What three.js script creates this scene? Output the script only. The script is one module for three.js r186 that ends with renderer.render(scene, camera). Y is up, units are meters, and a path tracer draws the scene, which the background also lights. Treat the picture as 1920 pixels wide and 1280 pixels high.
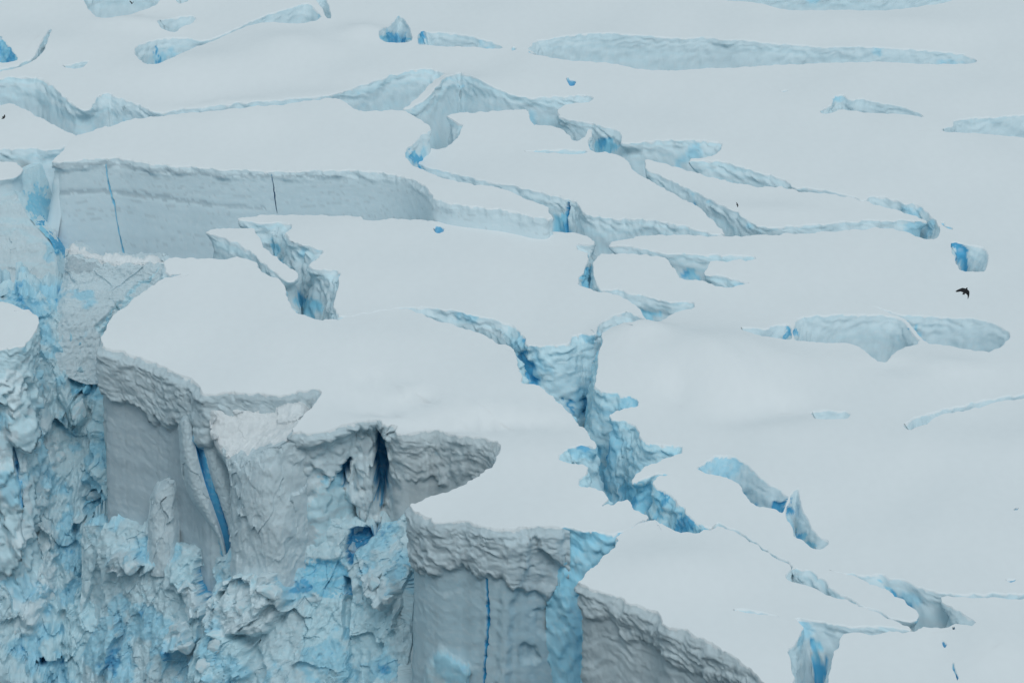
import * as THREE from 'three';
import { mergeGeometries, mergeVertices, toCreasedNormals } from 'three/addons/utils/BufferGeometryUtils.js';
import { createNoise2D, createNoise3D } from 'simplex-noise';

// ---------------------------------------------------------------- camera, sky, sun, exposure
const scene = new THREE.Scene();
const CAM = { fov: 10, dist: 660, pitch: 16 * Math.PI / 180 };
const camera = new THREE.PerspectiveCamera(CAM.fov, 1.5, 1, 12000);
camera.position.set(0, CAM.dist * Math.sin(CAM.pitch), CAM.dist * Math.cos(CAM.pitch));
camera.lookAt(0, 0, 0);
camera.updateMatrixWorld(true);

const SKY = { r: 0.60, g: 0.775, b: 0.868, level: 1.0 };
{ // overcast sky: cloud deck, set brightest at the horizon to lighten upright walls
  const w = 64, h = 32, d = new Float32Array(w * h * 4);
  for (let j = 0; j < h; j++) for (let i = 0; i < w; i++) {
    const el = ((j + 0.5) / h - 0.5) * Math.PI, s = Math.max(0, Math.sin(el));
    const L = SKY.level * (el > 0 ? (0.66 - 0.12 * s) : 0.35), k = (j * w + i) * 4;
    d[k] = SKY.r * L; d[k + 1] = SKY.g * L; d[k + 2] = SKY.b * L; d[k + 3] = 1;
  }
  const t = new THREE.DataTexture(d, w, h, THREE.RGBAFormat, THREE.FloatType);
  t.mapping = THREE.EquirectangularReflectionMapping; t.magFilter = t.minFilter = THREE.LinearFilter; t.needsUpdate = true;
  scene.background = t; scene.environment = t;
}
const sun = new THREE.DirectionalLight(new THREE.Color(1.0, 0.985, 0.96), 1.05);
sun.position.set(60, 330, 300); sun.castShadow = true; sun.shadow.radius = 60;
sun.shadow.mapSize.set(2048, 2048);
Object.assign(sun.shadow.camera, { left: -300, right: 300, top: 300, bottom: -300, near: 10, far: 1200 });
scene.add(sun, sun.target);

const renderer = new THREE.WebGLRenderer({ antialias: true });
renderer.toneMapping = THREE.LinearToneMapping;
renderer.toneMappingExposure = 1.03;
renderer.shadowMap.enabled = true;

// ---------------------------------------------------------------- random numbers and noise
function rng(seed) { let a = seed >>> 0; return () => { a = (a + 0x6D2B79F5) | 0; let t = Math.imul(a ^ (a >>> 15), 1 | a); t = (t + Math.imul(t ^ (t >>> 7), 61 | t)) ^ t; return ((t ^ (t >>> 14)) >>> 0) / 4294967296; }; }
const n2 = createNoise2D(rng(11)), n3 = createNoise3D(rng(23)), m3 = createNoise3D(rng(57));
const fbm2 = (x, y, o = 4) => { let a = 0.5, s = 0; for (let i = 0; i < o; i++) { s += a * n2(x, y); x = x * 2.03 + 7.1; y = y * 2.03 - 3.7; a *= 0.5; } return s; };
const fbm3 = (x, y, z, o = 4) => { let a = 0.5, s = 0; for (let i = 0; i < o; i++) { s += a * n3(x, y, z); x = x * 2.03 + 5.2; y = y * 2.03 + 1.3; z = z * 2.03 - 8.4; a *= 0.5; } return s; };
const ridge3 = (x, y, z, o = 4) => { let a = 0.5, s = 0; for (let i = 0; i < o; i++) { s += a * (1 - 2 * Math.abs(m3(x, y, z))); x = x * 2.1 + 3.3; y = y * 2.1 - 6.1; z = z * 2.1 + 1.9; a *= 0.5; } return s; };
const hash3 = (i, j, k, q) => { let h = Math.imul(i, 374761393) ^ Math.imul(j, 668265263) ^ Math.imul(k, 2147483647 - 98765) ^ Math.imul(q, 1274126177); h = Math.imul(h ^ (h >>> 13), 1274126177); return ((h ^ (h >>> 16)) >>> 0) / 4294967296; };
function cells(x, y, z) { // nearest and second nearest of jittered cell points, and a random value of the nearest
  const ix = Math.floor(x), iy = Math.floor(y), iz = Math.floor(z); let f1 = 9, f2 = 9, id = 0;
  for (let a = -1; a < 2; a++) for (let b = -1; b < 2; b++) for (let c = -1; c < 2; c++) {
    const i = ix + a, j = iy + b, k = iz + c;
    const dx = i + hash3(i, j, k, 1) - x, dy = j + hash3(i, j, k, 2) - y, dz = k + hash3(i, j, k, 3) - z, d = dx * dx + dy * dy + dz * dz;
    if (d < f1) { f2 = f1; f1 = d; id = hash3(i, j, k, 4); } else if (d < f2) f2 = d;
  }
  return [Math.sqrt(f1), Math.sqrt(f2), id];
}
function facets(x, y, z) { // broken ice: every cell is a plane of its own height and tilt
  const ix = Math.floor(x), iy = Math.floor(y), iz = Math.floor(z); let f1 = 9, h = 0;
  for (let a = -1; a < 2; a++) for (let b = -1; b < 2; b++) for (let c = -1; c < 2; c++) {
    const i = ix + a, j = iy + b, k = iz + c, dx = x - i - hash3(i, j, k, 1), dy = y - j - hash3(i, j, k, 2), dz = z - k - hash3(i, j, k, 3), d = dx * dx + dy * dy + dz * dz;
    if (d < f1) { f1 = d; h = hash3(i, j, k, 4) - 0.5 + dx * 1.3 * (hash3(i, j, k, 5) - 0.5) + dy * 1.6 * (hash3(i, j, k, 6) - 0.65) + dz * 1.3 * (hash3(i, j, k, 7) - 0.5); }
  }
  return h;
}
const sstep = (a, b, x) => { const t = Math.min(1, Math.max(0, (x - a) / (b - a))); return t * t * (3 - 2 * t); };
const lerp = (a, b, t) => a + (b - a) * t;

// ---------------------------------------------------------------- the glacier's surface as a height function, and where a sight line meets it
const TT = Math.tan(CAM.fov * Math.PI / 360), CP = camera.position;
const FW = CP.clone().multiplyScalar(-1 / CAM.dist), RT = new THREE.Vector3(1, 0, 0), UP = new THREE.Vector3().crossVectors(RT, FW);
const SLOPE = Math.tan(8 * Math.PI / 180);
function ray(px, py) { return FW.clone().addScaledVector(RT, (px / 960 - 1) * 1.5 * TT).addScaledVector(UP, (1 - py / 640) * TT); }
function atZ(px, py, z) { const d = ray(px, py), k = (z - CP.z) / d.z; return new THREE.Vector3(CP.x + d.x * k, CP.y + d.y * k, z); }
function project(v) { const dx = v.x - CP.x, dy = v.y - CP.y, dz = v.z - CP.z; const f = dx * FW.x + dy * FW.y + dz * FW.z, u = dx * UP.x + dy * UP.y + dz * UP.z; return [(dx / f / (1.5 * TT) + 1) * 960, (1 - u / f / TT) * 640]; }
const mounds = [];
function plane(px, py) { const d = ray(px, py), k = -(CP.y + SLOPE * CP.z) / (d.y + SLOPE * d.z); return [CP.x + d.x * k, CP.z + d.z * k, k * 2 * TT / 1280]; }
function mound(px, py, rx, ry, h, skew = 0) { const [x, z, m] = plane(px, py); const k = Math.abs(plane(px, py + 10)[1] - plane(px, py - 10)[1]) / 20; mounds.push([x, z, rx * m, ry * k, h, skew]); }
// gentle swells and hollows of the snow
mound(1330, 690, 150, 62, 4.6, 0.35); mound(1430, 775, 120, 30, -1.8); mound(1180, 640, 70, 30, 1.6); mound(1480, 740, 120, 40, -1.2);
mound(705, 740, 110, 36, -1.5);  mound(690, 702, 46, 14, -0.7); mound(752, 728, 44, 13, 0.8); mound(715, 760, 60, 11, -0.6); mound(800, 742, 34, 11, -0.6); mound(900, 792, 190, 15, -0.8); mound(930, 768, 150, 14, 0.4); mound(560, 640, 180, 60, 0.8); mound(1210, 640, 60, 26, 1.2); mound(1270, 735, 40, 30, -1.2); mound(1390, 690, 50, 36, -1.0, 0.6); mound(1470, 760, 70, 20, -1.0, 0.5); mound(1690, 690, 60, 16, -1.0); mound(1780, 690, 90, 18, 0.8); mound(420, 200, 120, 12, 0.9); mound(260, 40, 90, 18, 1.5); mound(680, 60, 60, 20, 1.8); mound(760, 650, 160, 40, 0.6);
mound(880, 795, 170, 34, -1.0); mound(1000, 850, 120, 40, 0.6); mound(860, 170, 70, 30, 2.2);
mound(330, 130, 230, 45, 2.5); mound(560, 90, 140, 36, 2.0); mound(580, 190, 100, 22, 1.2);
mound(1500, 250, 300, 60, 0.9); mound(1650, 680, 260, 36, 0.8); mound(1800, 830, 240, 50, 1.0); mound(1250, 1060, 150, 50, 1.0);
mound(1640, 940, 240, 60, -0.6); mound(400, 260, 260, 36, 1.0); mound(90, 90, 120, 40, 1.6); mound(1770, 1210, 60, 90, -0.9); mound(1850, 1220, 80, 60, 0.7);
mound(1600, 55, 300, 30, 0.8); mound(1080, 330, 160, 40, 0.5); mound(1430, 395, 150, 22, 0.6); mound(850, 500, 200, 50, 0.7);
function H(x, z) {
  let y = -SLOPE * z + 0.9 * n2(x / 70 + 3, z / 95) + 0.60 * n2(x / 28, z / 42 + 9) + 0.12 * n2(x / 13, z / 24);
  for (const [mx, mz, rx, rz, h, sk] of mounds) { const dz = (z - mz) / rz, dx = (x - mx) / rx - sk * dz, q = dx * dx + dz * dz; if (q < 9) y += h * Math.exp(-q * 1.4); }
  return y;
}
function at(px, py, dy = 0) { // where the sight line of a pixel meets the snow, raised by dy
  const d = ray(px, py); const k0 = -(CP.y - dy + SLOPE * CP.z) / (d.y + SLOPE * d.z);
  let a = k0 - 45, b = k0 + 45; const g = (k) => CP.y + d.y * k - H(CP.x + d.x * k, CP.z + d.z * k) - dy;
  let lo = a; for (let k = a; k <= b; k += 1.5) if (g(k) < 0) { lo = k - 1.5; break; }
  a = lo; b = lo + 1.5; for (let i = 0; i < 24; i++) { const m = (a + b) / 2; if (g(m) > 0) a = m; else b = m; }
  return new THREE.Vector3(CP.x + d.x * a, H(CP.x + d.x * a, CP.z + d.z * a) + dy, CP.z + d.z * a);
}

// ---------------------------------------------------------------- materials
function noiseTexture(size, seed, fn, srgb) {
  const d = new Uint8Array(size * size * 4), f = createNoise3D(rng(seed)), g = createNoise3D(rng(seed + 1));
  const P = (u, v, k, h) => { // periodic noise from a torus
    const a = u * 2 * Math.PI, b = v * 2 * Math.PI, r = k / (2 * Math.PI);
    return h((Math.cos(a) * (2.2 + Math.cos(b))) * r * 1.3, (Math.sin(a) * (2.2 + Math.cos(b))) * r * 1.3, Math.sin(b) * r * 2.2);
  };
  for (let j = 0; j < size; j++) for (let i = 0; i < size; i++) {
    const c = fn((k) => P(i / size, j / size, k, f), (k) => P(i / size, j / size, k, g)), q = (j * size + i) * 4;
    d[q] = c[0]; d[q + 1] = c[1]; d[q + 2] = c[2]; d[q + 3] = 255;
  }
  const t = new THREE.DataTexture(d, size, size); t.wrapS = t.wrapT = THREE.RepeatWrapping; t.magFilter = THREE.LinearFilter; t.minFilter = THREE.LinearMipmapLinearFilter; t.generateMipmaps = true;
  if (srgb) t.colorSpace = THREE.SRGBColorSpace; t.needsUpdate = true; return t;
}
const gray = (v) => { v = Math.max(0, Math.min(255, v)); return [v, v, v]; };
const snowBump = noiseTexture(512, 101, (f, g) => gray(128 + 40 * f(8) + 30 * g(19) + 26 * f(47) + 22 * g(110)));
const snowTone = noiseTexture(512, 131, (f, g) => gray(249 + 0.9 * f(3) + 1.2 * g(90)), true);
const iceBump = noiseTexture(512, 151, (f, g) => gray(128 + 45 * (1 - 2 * Math.abs(f(9))) + 34 * g(23) + 26 * (1 - 2 * Math.abs(f(52))) + 18 * g(120)));
const M = {
  snow: new THREE.MeshStandardMaterial({ color: new THREE.Color().setRGB(0.87, 0.885, 0.895), map: snowTone, bumpMap: snowBump, bumpScale: 0.006, roughness: 0.95 }),
  wall: new THREE.MeshStandardMaterial({ vertexColors: true, bumpMap: iceBump, bumpScale: 0.05, roughness: 0.8, side: THREE.DoubleSide }),
  rough: new THREE.MeshStandardMaterial({ vertexColors: true, bumpMap: iceBump, bumpScale: 0.14, roughness: 0.75, side: THREE.DoubleSide }),
  bed: new THREE.MeshStandardMaterial({ color: new THREE.Color().setRGB(0.30, 0.58, 0.74), roughness: 0.8 }),
  sea: new THREE.MeshPhysicalMaterial({ color: new THREE.Color().setRGB(0.03, 0.07, 0.09), roughness: 0.25, bumpMap: snowBump, bumpScale: 0.3 }),
  bird: new THREE.MeshStandardMaterial({ color: new THREE.Color().setRGB(0.012, 0.012, 0.014), roughness: 0.85 }),
  beak: new THREE.MeshStandardMaterial({ color: new THREE.Color().setRGB(0.03, 0.028, 0.025), roughness: 0.5 }),
};
const C = { // linear base colours of snow and of the kinds of ice
  snow: [0.855, 0.885, 0.90], firn: [0.75, 0.88, 0.93], grey: [0.63, 0.745, 0.795], dust: [0.47, 0.55, 0.585], tan: [0.62, 0.65, 0.65],
  seam: [0.50, 0.60, 0.65], pale: [0.61, 0.84, 0.92], blue: [0.32, 0.70, 0.88], deep: [0.04, 0.38, 0.67],  // deep doubles as painted glow of light inside clefts and cracks
};
const mix3 = (a, b, t) => [lerp(a[0], b[0], t), lerp(a[1], b[1], t), lerp(a[2], b[2], t)];

// ---------------------------------------------------------------- naming and labelling
const taken = {};
function numbered(name) { const n = (taken[name] = (taken[name] ?? -1) + 1); return n ? `${name}_${String(n).padStart(3, '0')}` : name; }
function tag(o, label, category, group, kind) { if (label) o.userData.label = label; if (category) o.userData.category = category; if (group) o.userData.group = group; if (kind) o.userData.kind = kind; return o; }
function mesh(name, geo, mat, parent) { const m = new THREE.Mesh(geo, mat); m.name = parent === scene ? numbered(name) : name; m.castShadow = m.receiveShadow = true; parent.add(m); return m; }
function groupAt(name, p) { const g = new THREE.Group(); g.name = numbered(name); g.position.copy(p); scene.add(g); return g; }

// ---------------------------------------------------------------- outlines on the snow
function outline(pts, o = {}) { // traced points [px, py, flag] -> evenly spaced ring of {x, z, flag}
  const { dy = 0, step = 0.5, jag = 0.22, soft = 1 } = o;
  let W = pts.map(([px, py, f = 0]) => { const p = at(px, py, dy); return [p.x, p.z, f]; });
  for (let c = 0; c < soft; c++) { // soften the traced corners a little
    const out = []; for (let i = 0; i < W.length; i++) { const a = W[i], b = W[(i + 1) % W.length]; out.push([lerp(a[0], b[0], 0.22), lerp(a[1], b[1], 0.22), a[2]], [lerp(a[0], b[0], 0.78), lerp(a[1], b[1], 0.78), a[2]]); } W = out;
  }
  const R = [];
  for (let i = 0; i < W.length; i++) {
    const a = W[i], b = W[(i + 1) % W.length], L = Math.hypot(b[0] - a[0], b[1] - a[1]); if (L < 1e-4) continue;
    const far = Math.abs(a[0]) > 105 && Math.abs(b[0]) > 105, st = far ? 3 : (a[2] ? step * 0.6 : step), n = Math.max(1, Math.round(L / st));
    for (let k = 0; k < n; k++) { const t = k / n; R.push({ x: lerp(a[0], b[0], t), z: lerp(a[1], b[1], t), flag: a[2] }); }
  }
  for (const p of R) { // broken edge
    const e1 = 0.09 * n2(p.x / 0.9, p.z / 1.6), e2 = 0.16 * n2(p.x / 0.9 + 30, p.z / 1.6); p.x += e1 * jag * 2.2; p.z += e2 * jag * 3;
    const q = fbm2(p.x / 3.2, p.z / 5.5, 4), w = fbm2(p.x / 3.2 + 50, p.z / 5.5 + 20, 4); p.x += q * jag * 2; p.z += w * jag * 4.4;
  }
  let A = 0; for (let i = 0; i < R.length; i++) { const a = R[i], b = R[(i + 1) % R.length]; A += a.x * b.z - b.x * a.z; }
  return { R, ccw: A > 0 };
}
function snowTop(ring, holes, dy) { // the snow surface inside a ring, refined so that it follows the swells
  const V = (r) => r.map((p) => new THREE.Vector2(p.x, p.z));
  const all = [...ring, ...holes.flat()], X = all.map((p) => p.x), Z = all.map((p) => p.z);
  let c = V(ring), hs = holes.map(V);
  const tri = THREE.ShapeUtils.triangulateShape(c, hs).map((t) => t.slice());
  const mids = new Map(), MAXE = 3; let todo = tri, done = [];
  const N = 100000000, mid = (a, b) => { const k = a < b ? a * 2e6 + b : b * 2e6 + a; let m = mids.get(k); if (m === undefined) { m = X.length; X.push((X[a] + X[b]) / 2); Z.push((Z[a] + Z[b]) / 2); mids.set(k, m); } return m; };
  const len = (a, b) => Math.hypot(X[a] - X[b], (Z[a] - Z[b]) * 0.6);
  for (let it = 0; it < 26 && todo.length; it++) {
    const nx = [];
    for (const [a, b, d] of todo) {
      const la = len(a, b), lb = len(b, d), lc = len(d, a), L = Math.max(la, lb, lc);
      if (L < MAXE) { done.push([a, b, d]); continue; }
      if (L === la) { const m = mid(a, b); nx.push([a, m, d], [m, b, d]); } else if (L === lb) { const m = mid(b, d); nx.push([a, b, m], [a, m, d]); } else { const m = mid(d, a); nx.push([a, b, m], [m, b, d]); }
    }
    todo = nx;
  }
  done = done.concat(todo);
  const n = X.length, pos = new Float32Array(n * 3), nor = new Float32Array(n * 3), uv = new Float32Array(n * 2), e = 0.5;
  for (let i = 0; i < n; i++) {
    const x = X[i], z = Z[i], hx = (H(x + e, z) - H(x - e, z)) / (2 * e), hz = (H(x, z + e) - H(x, z - e)) / (2 * e), l = 1 / Math.hypot(hx, 1, hz);
    pos.set([x, H(x, z) + dy, z], i * 3); nor.set([-hx * l, l, -hz * l], i * 3); uv.set([x / 17, z / 17], i * 2);
  }
  const idx = new Uint32Array(done.length * 3); let q = 0;
  for (const [a, b, d] of done) { const s = (X[b] - X[a]) * (Z[d] - Z[a]) - (X[d] - X[a]) * (Z[b] - Z[a]); idx[q++] = a; if (s > 0) { idx[q++] = d; idx[q++] = b; } else { idx[q++] = b; idx[q++] = d; } }
  const g = new THREE.BufferGeometry(); g.setAttribute('position', new THREE.BufferAttribute(pos, 3)); g.setAttribute('normal', new THREE.BufferAttribute(nor, 3)); g.setAttribute('uv', new THREE.BufferAttribute(uv, 2)); g.setIndex(new THREE.BufferAttribute(idx, 1));
  return g;
}

// ---------------------------------------------------------------- ice walls hanging from an outline
function sdPoly(x, y, P) { // signed distance in photo pixels, negative inside
  let d = 1e18, s = 1;
  for (let i = 0, j = P.length - 1; i < P.length; j = i++) {
    const ex = P[j][0] - P[i][0], ey = P[j][1] - P[i][1], wx = x - P[i][0], wy = y - P[i][1], t = Math.max(0, Math.min(1, (wx * ex + wy * ey) / (ex * ex + ey * ey)));
    const bx = wx - ex * t, by = wy - ey * t; d = Math.min(d, bx * bx + by * by);
    const c1 = y >= P[i][1], c2 = y < P[j][1], c3 = ex * wy > ey * wx; if ((c1 && c2 && c3) || (!c1 && !c2 && !c3)) s = -s;
  }
  return s * Math.sqrt(d);
}
// bodies that stand out of, or recesses that go into, a cliff: polygon in view of the cliff, amount in metres (out +, in -), softness, kind of ice
function reliefAt(px, py, list) {
  let out = 0, kind = null, w = 0, rough = 0;
  for (const f of list) {
    if (px < f.b[0] - 30 || px > f.b[2] + 30 || py < f.b[1] - 30 || py > f.b[3] + 30) continue;
    const wob = f.wob ?? 5, sd = sdPoly(px + wob * n2(px / 26, py / 26 + f.k), py + wob * n2(px / 26 + 40, py / 26 - f.k), f.p), s = f.soft ?? 8;
    const t = sstep(s * 0.5, -s, sd); if (t <= 0) continue;
    let a = f.out * t; if (f.round) a += f.round * (1 - Math.exp(sd / (f.rr ?? 25))) * t;
    if (f.tilt) a += (f.tilt[0] * (px - f.c[0]) + f.tilt[1] * (py - f.c[1])) * 0.09 * t;
    out += a; if (f.kind && t > 0.4 + 0.35 * n2(px / 9 + f.k, py / 9)) { kind = f.kind; w = t; } if (f.rough) rough = Math.max(rough, f.rough * t);
  }
  return [out, kind, w, rough];
}
const relief = (p, o) => { const xs = p.map((q) => q[0]), ys = p.map((q) => q[1]); return { p, k: xs[0] * 0.13, b: [Math.min(...xs), Math.min(...ys), Math.max(...xs), Math.max(...ys)], c: [(Math.min(...xs) + Math.max(...xs)) / 2, (Math.min(...ys) + Math.max(...ys)) / 2], ...o }; };

// blue ice tint painted in the clefts, standing in for light glowing through ice
const cleftGlow = [
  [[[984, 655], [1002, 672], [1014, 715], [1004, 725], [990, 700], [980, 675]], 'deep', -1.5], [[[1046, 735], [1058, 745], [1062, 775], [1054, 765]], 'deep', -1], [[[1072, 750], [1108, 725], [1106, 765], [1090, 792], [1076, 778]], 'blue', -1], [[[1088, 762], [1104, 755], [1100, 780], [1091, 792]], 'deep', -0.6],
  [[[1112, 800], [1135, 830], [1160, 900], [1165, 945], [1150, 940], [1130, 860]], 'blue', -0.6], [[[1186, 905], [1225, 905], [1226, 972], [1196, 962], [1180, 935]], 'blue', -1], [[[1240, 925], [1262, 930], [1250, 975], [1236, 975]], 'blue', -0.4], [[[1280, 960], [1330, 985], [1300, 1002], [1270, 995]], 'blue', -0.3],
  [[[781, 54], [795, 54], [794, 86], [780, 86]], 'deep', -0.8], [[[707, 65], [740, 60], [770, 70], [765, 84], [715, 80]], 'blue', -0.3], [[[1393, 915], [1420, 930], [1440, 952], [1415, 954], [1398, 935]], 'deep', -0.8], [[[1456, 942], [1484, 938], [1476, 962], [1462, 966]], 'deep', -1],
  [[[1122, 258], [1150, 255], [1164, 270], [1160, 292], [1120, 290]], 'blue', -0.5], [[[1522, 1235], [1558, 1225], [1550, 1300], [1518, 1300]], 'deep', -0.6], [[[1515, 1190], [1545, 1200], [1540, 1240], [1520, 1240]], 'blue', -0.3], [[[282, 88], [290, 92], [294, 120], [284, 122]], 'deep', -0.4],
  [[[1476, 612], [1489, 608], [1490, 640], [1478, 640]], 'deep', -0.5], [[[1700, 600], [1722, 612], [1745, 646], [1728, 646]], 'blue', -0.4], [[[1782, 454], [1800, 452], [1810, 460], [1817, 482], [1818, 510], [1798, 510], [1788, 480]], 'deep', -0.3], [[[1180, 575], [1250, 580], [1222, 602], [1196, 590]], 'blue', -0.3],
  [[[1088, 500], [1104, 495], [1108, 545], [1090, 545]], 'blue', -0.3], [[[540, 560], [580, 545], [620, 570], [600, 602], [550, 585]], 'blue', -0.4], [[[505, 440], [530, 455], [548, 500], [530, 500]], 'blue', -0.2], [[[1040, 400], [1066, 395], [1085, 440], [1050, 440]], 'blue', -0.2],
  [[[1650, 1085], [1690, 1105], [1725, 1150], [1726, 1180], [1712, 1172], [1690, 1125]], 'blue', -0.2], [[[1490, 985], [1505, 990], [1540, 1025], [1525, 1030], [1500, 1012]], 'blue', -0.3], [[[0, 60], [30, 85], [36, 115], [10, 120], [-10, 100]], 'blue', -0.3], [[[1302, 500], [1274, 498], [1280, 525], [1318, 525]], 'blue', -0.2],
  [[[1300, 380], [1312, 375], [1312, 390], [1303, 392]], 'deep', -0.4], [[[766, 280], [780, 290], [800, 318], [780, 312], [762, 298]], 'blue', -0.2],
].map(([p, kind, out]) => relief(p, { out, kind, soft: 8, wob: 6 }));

function iceColour(x, y, z, d, o) { // snow cap, layered firn, patches of blue ice
  const warp = 0.9 * n3(x / 16, y / 9, z / 16) + 0.35 * n3(x / 4, y / 3, z / 4), dd = d + warp;
  let c = o.base ?? mix3(C.firn, C.grey, 0.4);
  const layer = 0.5 + 0.5 * n2(dd * 0.75 + (o.seed ?? 0), x / 60), thin = n2(dd * 3.1 + 7, x / 40 + 2);
  c = mix3(c, o.band ?? C.pale, 0.55 * sstep(0.45, 0.9, layer) * (o.bands ?? 1));
  if (thin > 0.55) c = mix3(c, o.line ?? C.grey, 0.55 * (o.lines ?? 0.6) * sstep(0.55, 0.75, thin));
  const patch = fbm3(x / 15 + 9, y / 12, z / 15, 5) + (o.blue ?? -0.5); // clear blue ice in patches with a ragged rim
  if (patch > 0) c = mix3(c, C.blue, sstep(0, 0.16, patch) * 0.62);
  if (patch > 0.4) c = mix3(c, C.deep, sstep(0.4, 0.5, patch) * 0.7);
  const spots = n3(x / 1.1, y / 0.8, z / 1.1); c = mix3(c, C.snow, 0.22 * sstep(0.2, 0.8, spots));
  const cap = (o.cap ?? 0.25) * (1 + 0.8 * n3(x / 2.2, 3, z / 2.2)); if (d < cap) c = C.snow;
  return c;
}
function wallRuns(ring, ccw) { // cut the ring where the flag changes
  const n = ring.length, runs = []; let s = 0; while (s < n && ring[s].flag === ring[(s - 1 + n) % n].flag) s++;
  if (s === n) return [{ flag: ring[0].flag, idx: [...Array(n + 1).keys()].map((i) => i % n) }];
  for (let i = 0; i < n;) { const a = (s + i) % n, f = ring[a].flag, idx = [a]; i++; while (i < n && ring[(s + i) % n].flag === f) { idx.push((s + i) % n); i++; } idx.push((s + i) % n); runs.push({ flag: f, idx }); }
  return runs;
}
function grade(depth, rows, top = 0.1) { // depths of the rows, close together at the lip
  const r = [0]; let h = top; const k = Math.pow(depth / (top * rows), 1.75 / rows); for (let i = 1; i <= rows; i++) { r.push(r[i - 1] + h); h *= k; } const s = depth / r[rows]; return r.map((v, i) => v * lerp(1, s, i / rows));
}
function wallMesh(ring, idx, inward, dy, o) {
  const n = ring.length, closed = idx.length > n; let e0 = 0, e1 = 0;
  if (!closed) { const EXT = 6; idx = idx.slice(); for (let k = 0; k < EXT; k++) { idx.unshift((idx[0] - 1 + n) % n); idx.push((idx[idx.length - 1] + 1) % n); } e0 = EXT; e1 = EXT; }
  const depth = o.depth ?? 22, rowD = o.rows ? [...Array(o.rows + 1).keys()].map((i) => depth * Math.pow(i / o.rows, o.grow ?? 1.3)) : grade(depth, o.n ?? 22);
  const cols = []; // position along the run, with fine columns round each crack
  let s = 0; const S = [0]; for (let i = 1; i < idx.length; i++) { const a = ring[idx[i - 1]], b = ring[idx[i]]; s += Math.hypot(b.x - a.x, b.z - a.z); S.push(s); }
  const P = (t) => { t = Math.max(0, Math.min(s, t)); let lo = 0, hi = S.length - 1; while (hi - lo > 1) { const m = (lo + hi) >> 1; if (S[m] <= t) lo = m; else hi = m; } const f = (t - S[lo]) / Math.max(1e-6, S[hi] - S[lo]), a = ring[idx[lo]], b = ring[idx[hi]]; return [lerp(a.x, b.x, f), lerp(a.z, b.z, f)]; };
  const SM = 16, smx = [], smz = []; for (let i = 0; i < idx.length; i++) { let x = 0, z = 0, w = 0; for (let k = -SM; k <= SM; k++) { const p = ring[(idx[i] + k + n * 4) % n], g = Math.exp(-k * k / 90); x += p.x * g; z += p.z * g; w += g; } smx.push(x / w); smz.push(z / w); }
  const PS = (t) => { t = Math.max(0, Math.min(s, t)); let lo = 0, hi = S.length - 1; while (hi - lo > 1) { const m = (lo + hi) >> 1; if (S[m] <= t) lo = m; else hi = m; } const f = (t - S[lo]) / Math.max(1e-6, S[hi] - S[lo]); return [lerp(smx[lo], smx[hi], f), lerp(smz[lo], smz[hi], f)]; };
  const sA = S[e0], sB = S[S.length - 1 - e1];
  const cracks = [];
  for (const ck of o.cracks ?? []) { // a crack traced on the wall: find the place on the lip above it and the depth of each point
    const path = ck.p.map(([px, py]) => { let best = 1e9, bt = 0, bd = 0; for (let t = 0; t <= s; t += 0.1) { const [x, z] = P(t), y = H(x, z) + dy, q = project({ x, y, z }); if (q[1] > py + 4) continue; const e = Math.abs(q[0] - px) + 0.02 * (py - q[1]); if (e < best) { best = e; bt = t; let a = 0, b = 80; for (let i = 0; i < 22; i++) { const m = (a + b) / 2; if (project({ x, y: y - m, z })[1] < py) a = m; else b = m; } bd = a; } } return best < 25 ? [bt, bd] : null; }).filter(Boolean);
    if (path.length > 1) { const c0 = path.reduce((q, p) => q + p[0], 0) / path.length; cracks.push({ path, c0, w: ck.w, in: ck.in ?? 3, col: ck.col ?? 'deep' }); }
  }
  const base = S.slice();
  let cs = base.filter((t) => !cracks.some((c) => Math.abs(t - c.c0) < c.w * 1.3));
  for (const c of cracks) for (const f of [-1.2, -0.8, -0.62, -0.5, -0.42, -0.3, -0.1, 0.1, 0.3, 0.42, 0.5, 0.62, 0.8, 1.2]) cs.push(c.c0 + f * c.w);
  cs = cs.filter((t) => t >= 0 && t <= s).sort((a, b) => a - b);
  const crackAt = (c, d) => { const p = c.path; if (d < p[0][1] - 0.6 || d > p[p.length - 1][1] + 0.6) return [c.path[d < p[0][1] ? 0 : p.length - 1][0], 0]; let i = 0; while (i < p.length - 2 && d > p[i + 1][1]) i++; const f = Math.max(0, Math.min(1, (d - p[i][1]) / Math.max(0.01, p[i + 1][1] - p[i][1]))); const L = p[p.length - 1][1] - p[0][1], v = (d - p[0][1]) / L; return [lerp(p[i][0], p[i + 1][0], f) + 0.12 * n2(d * 0.9, c.c0), Math.min(1, 0.25 + 6 * Math.max(0, Math.min(v, 1 - v))) * (0.72 + 0.38 * n2(d * 0.45 + 3, c.c0) + 0.12 * n2(d * 1.9, c.c0 + 7))]; };
  const nc = cs.length, nr = rowD.length, pos = new Float32Array(nc * nr * 3), col = new Float32Array(nc * nr * 3), uv = new Float32Array(nc * nr * 2);
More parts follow.
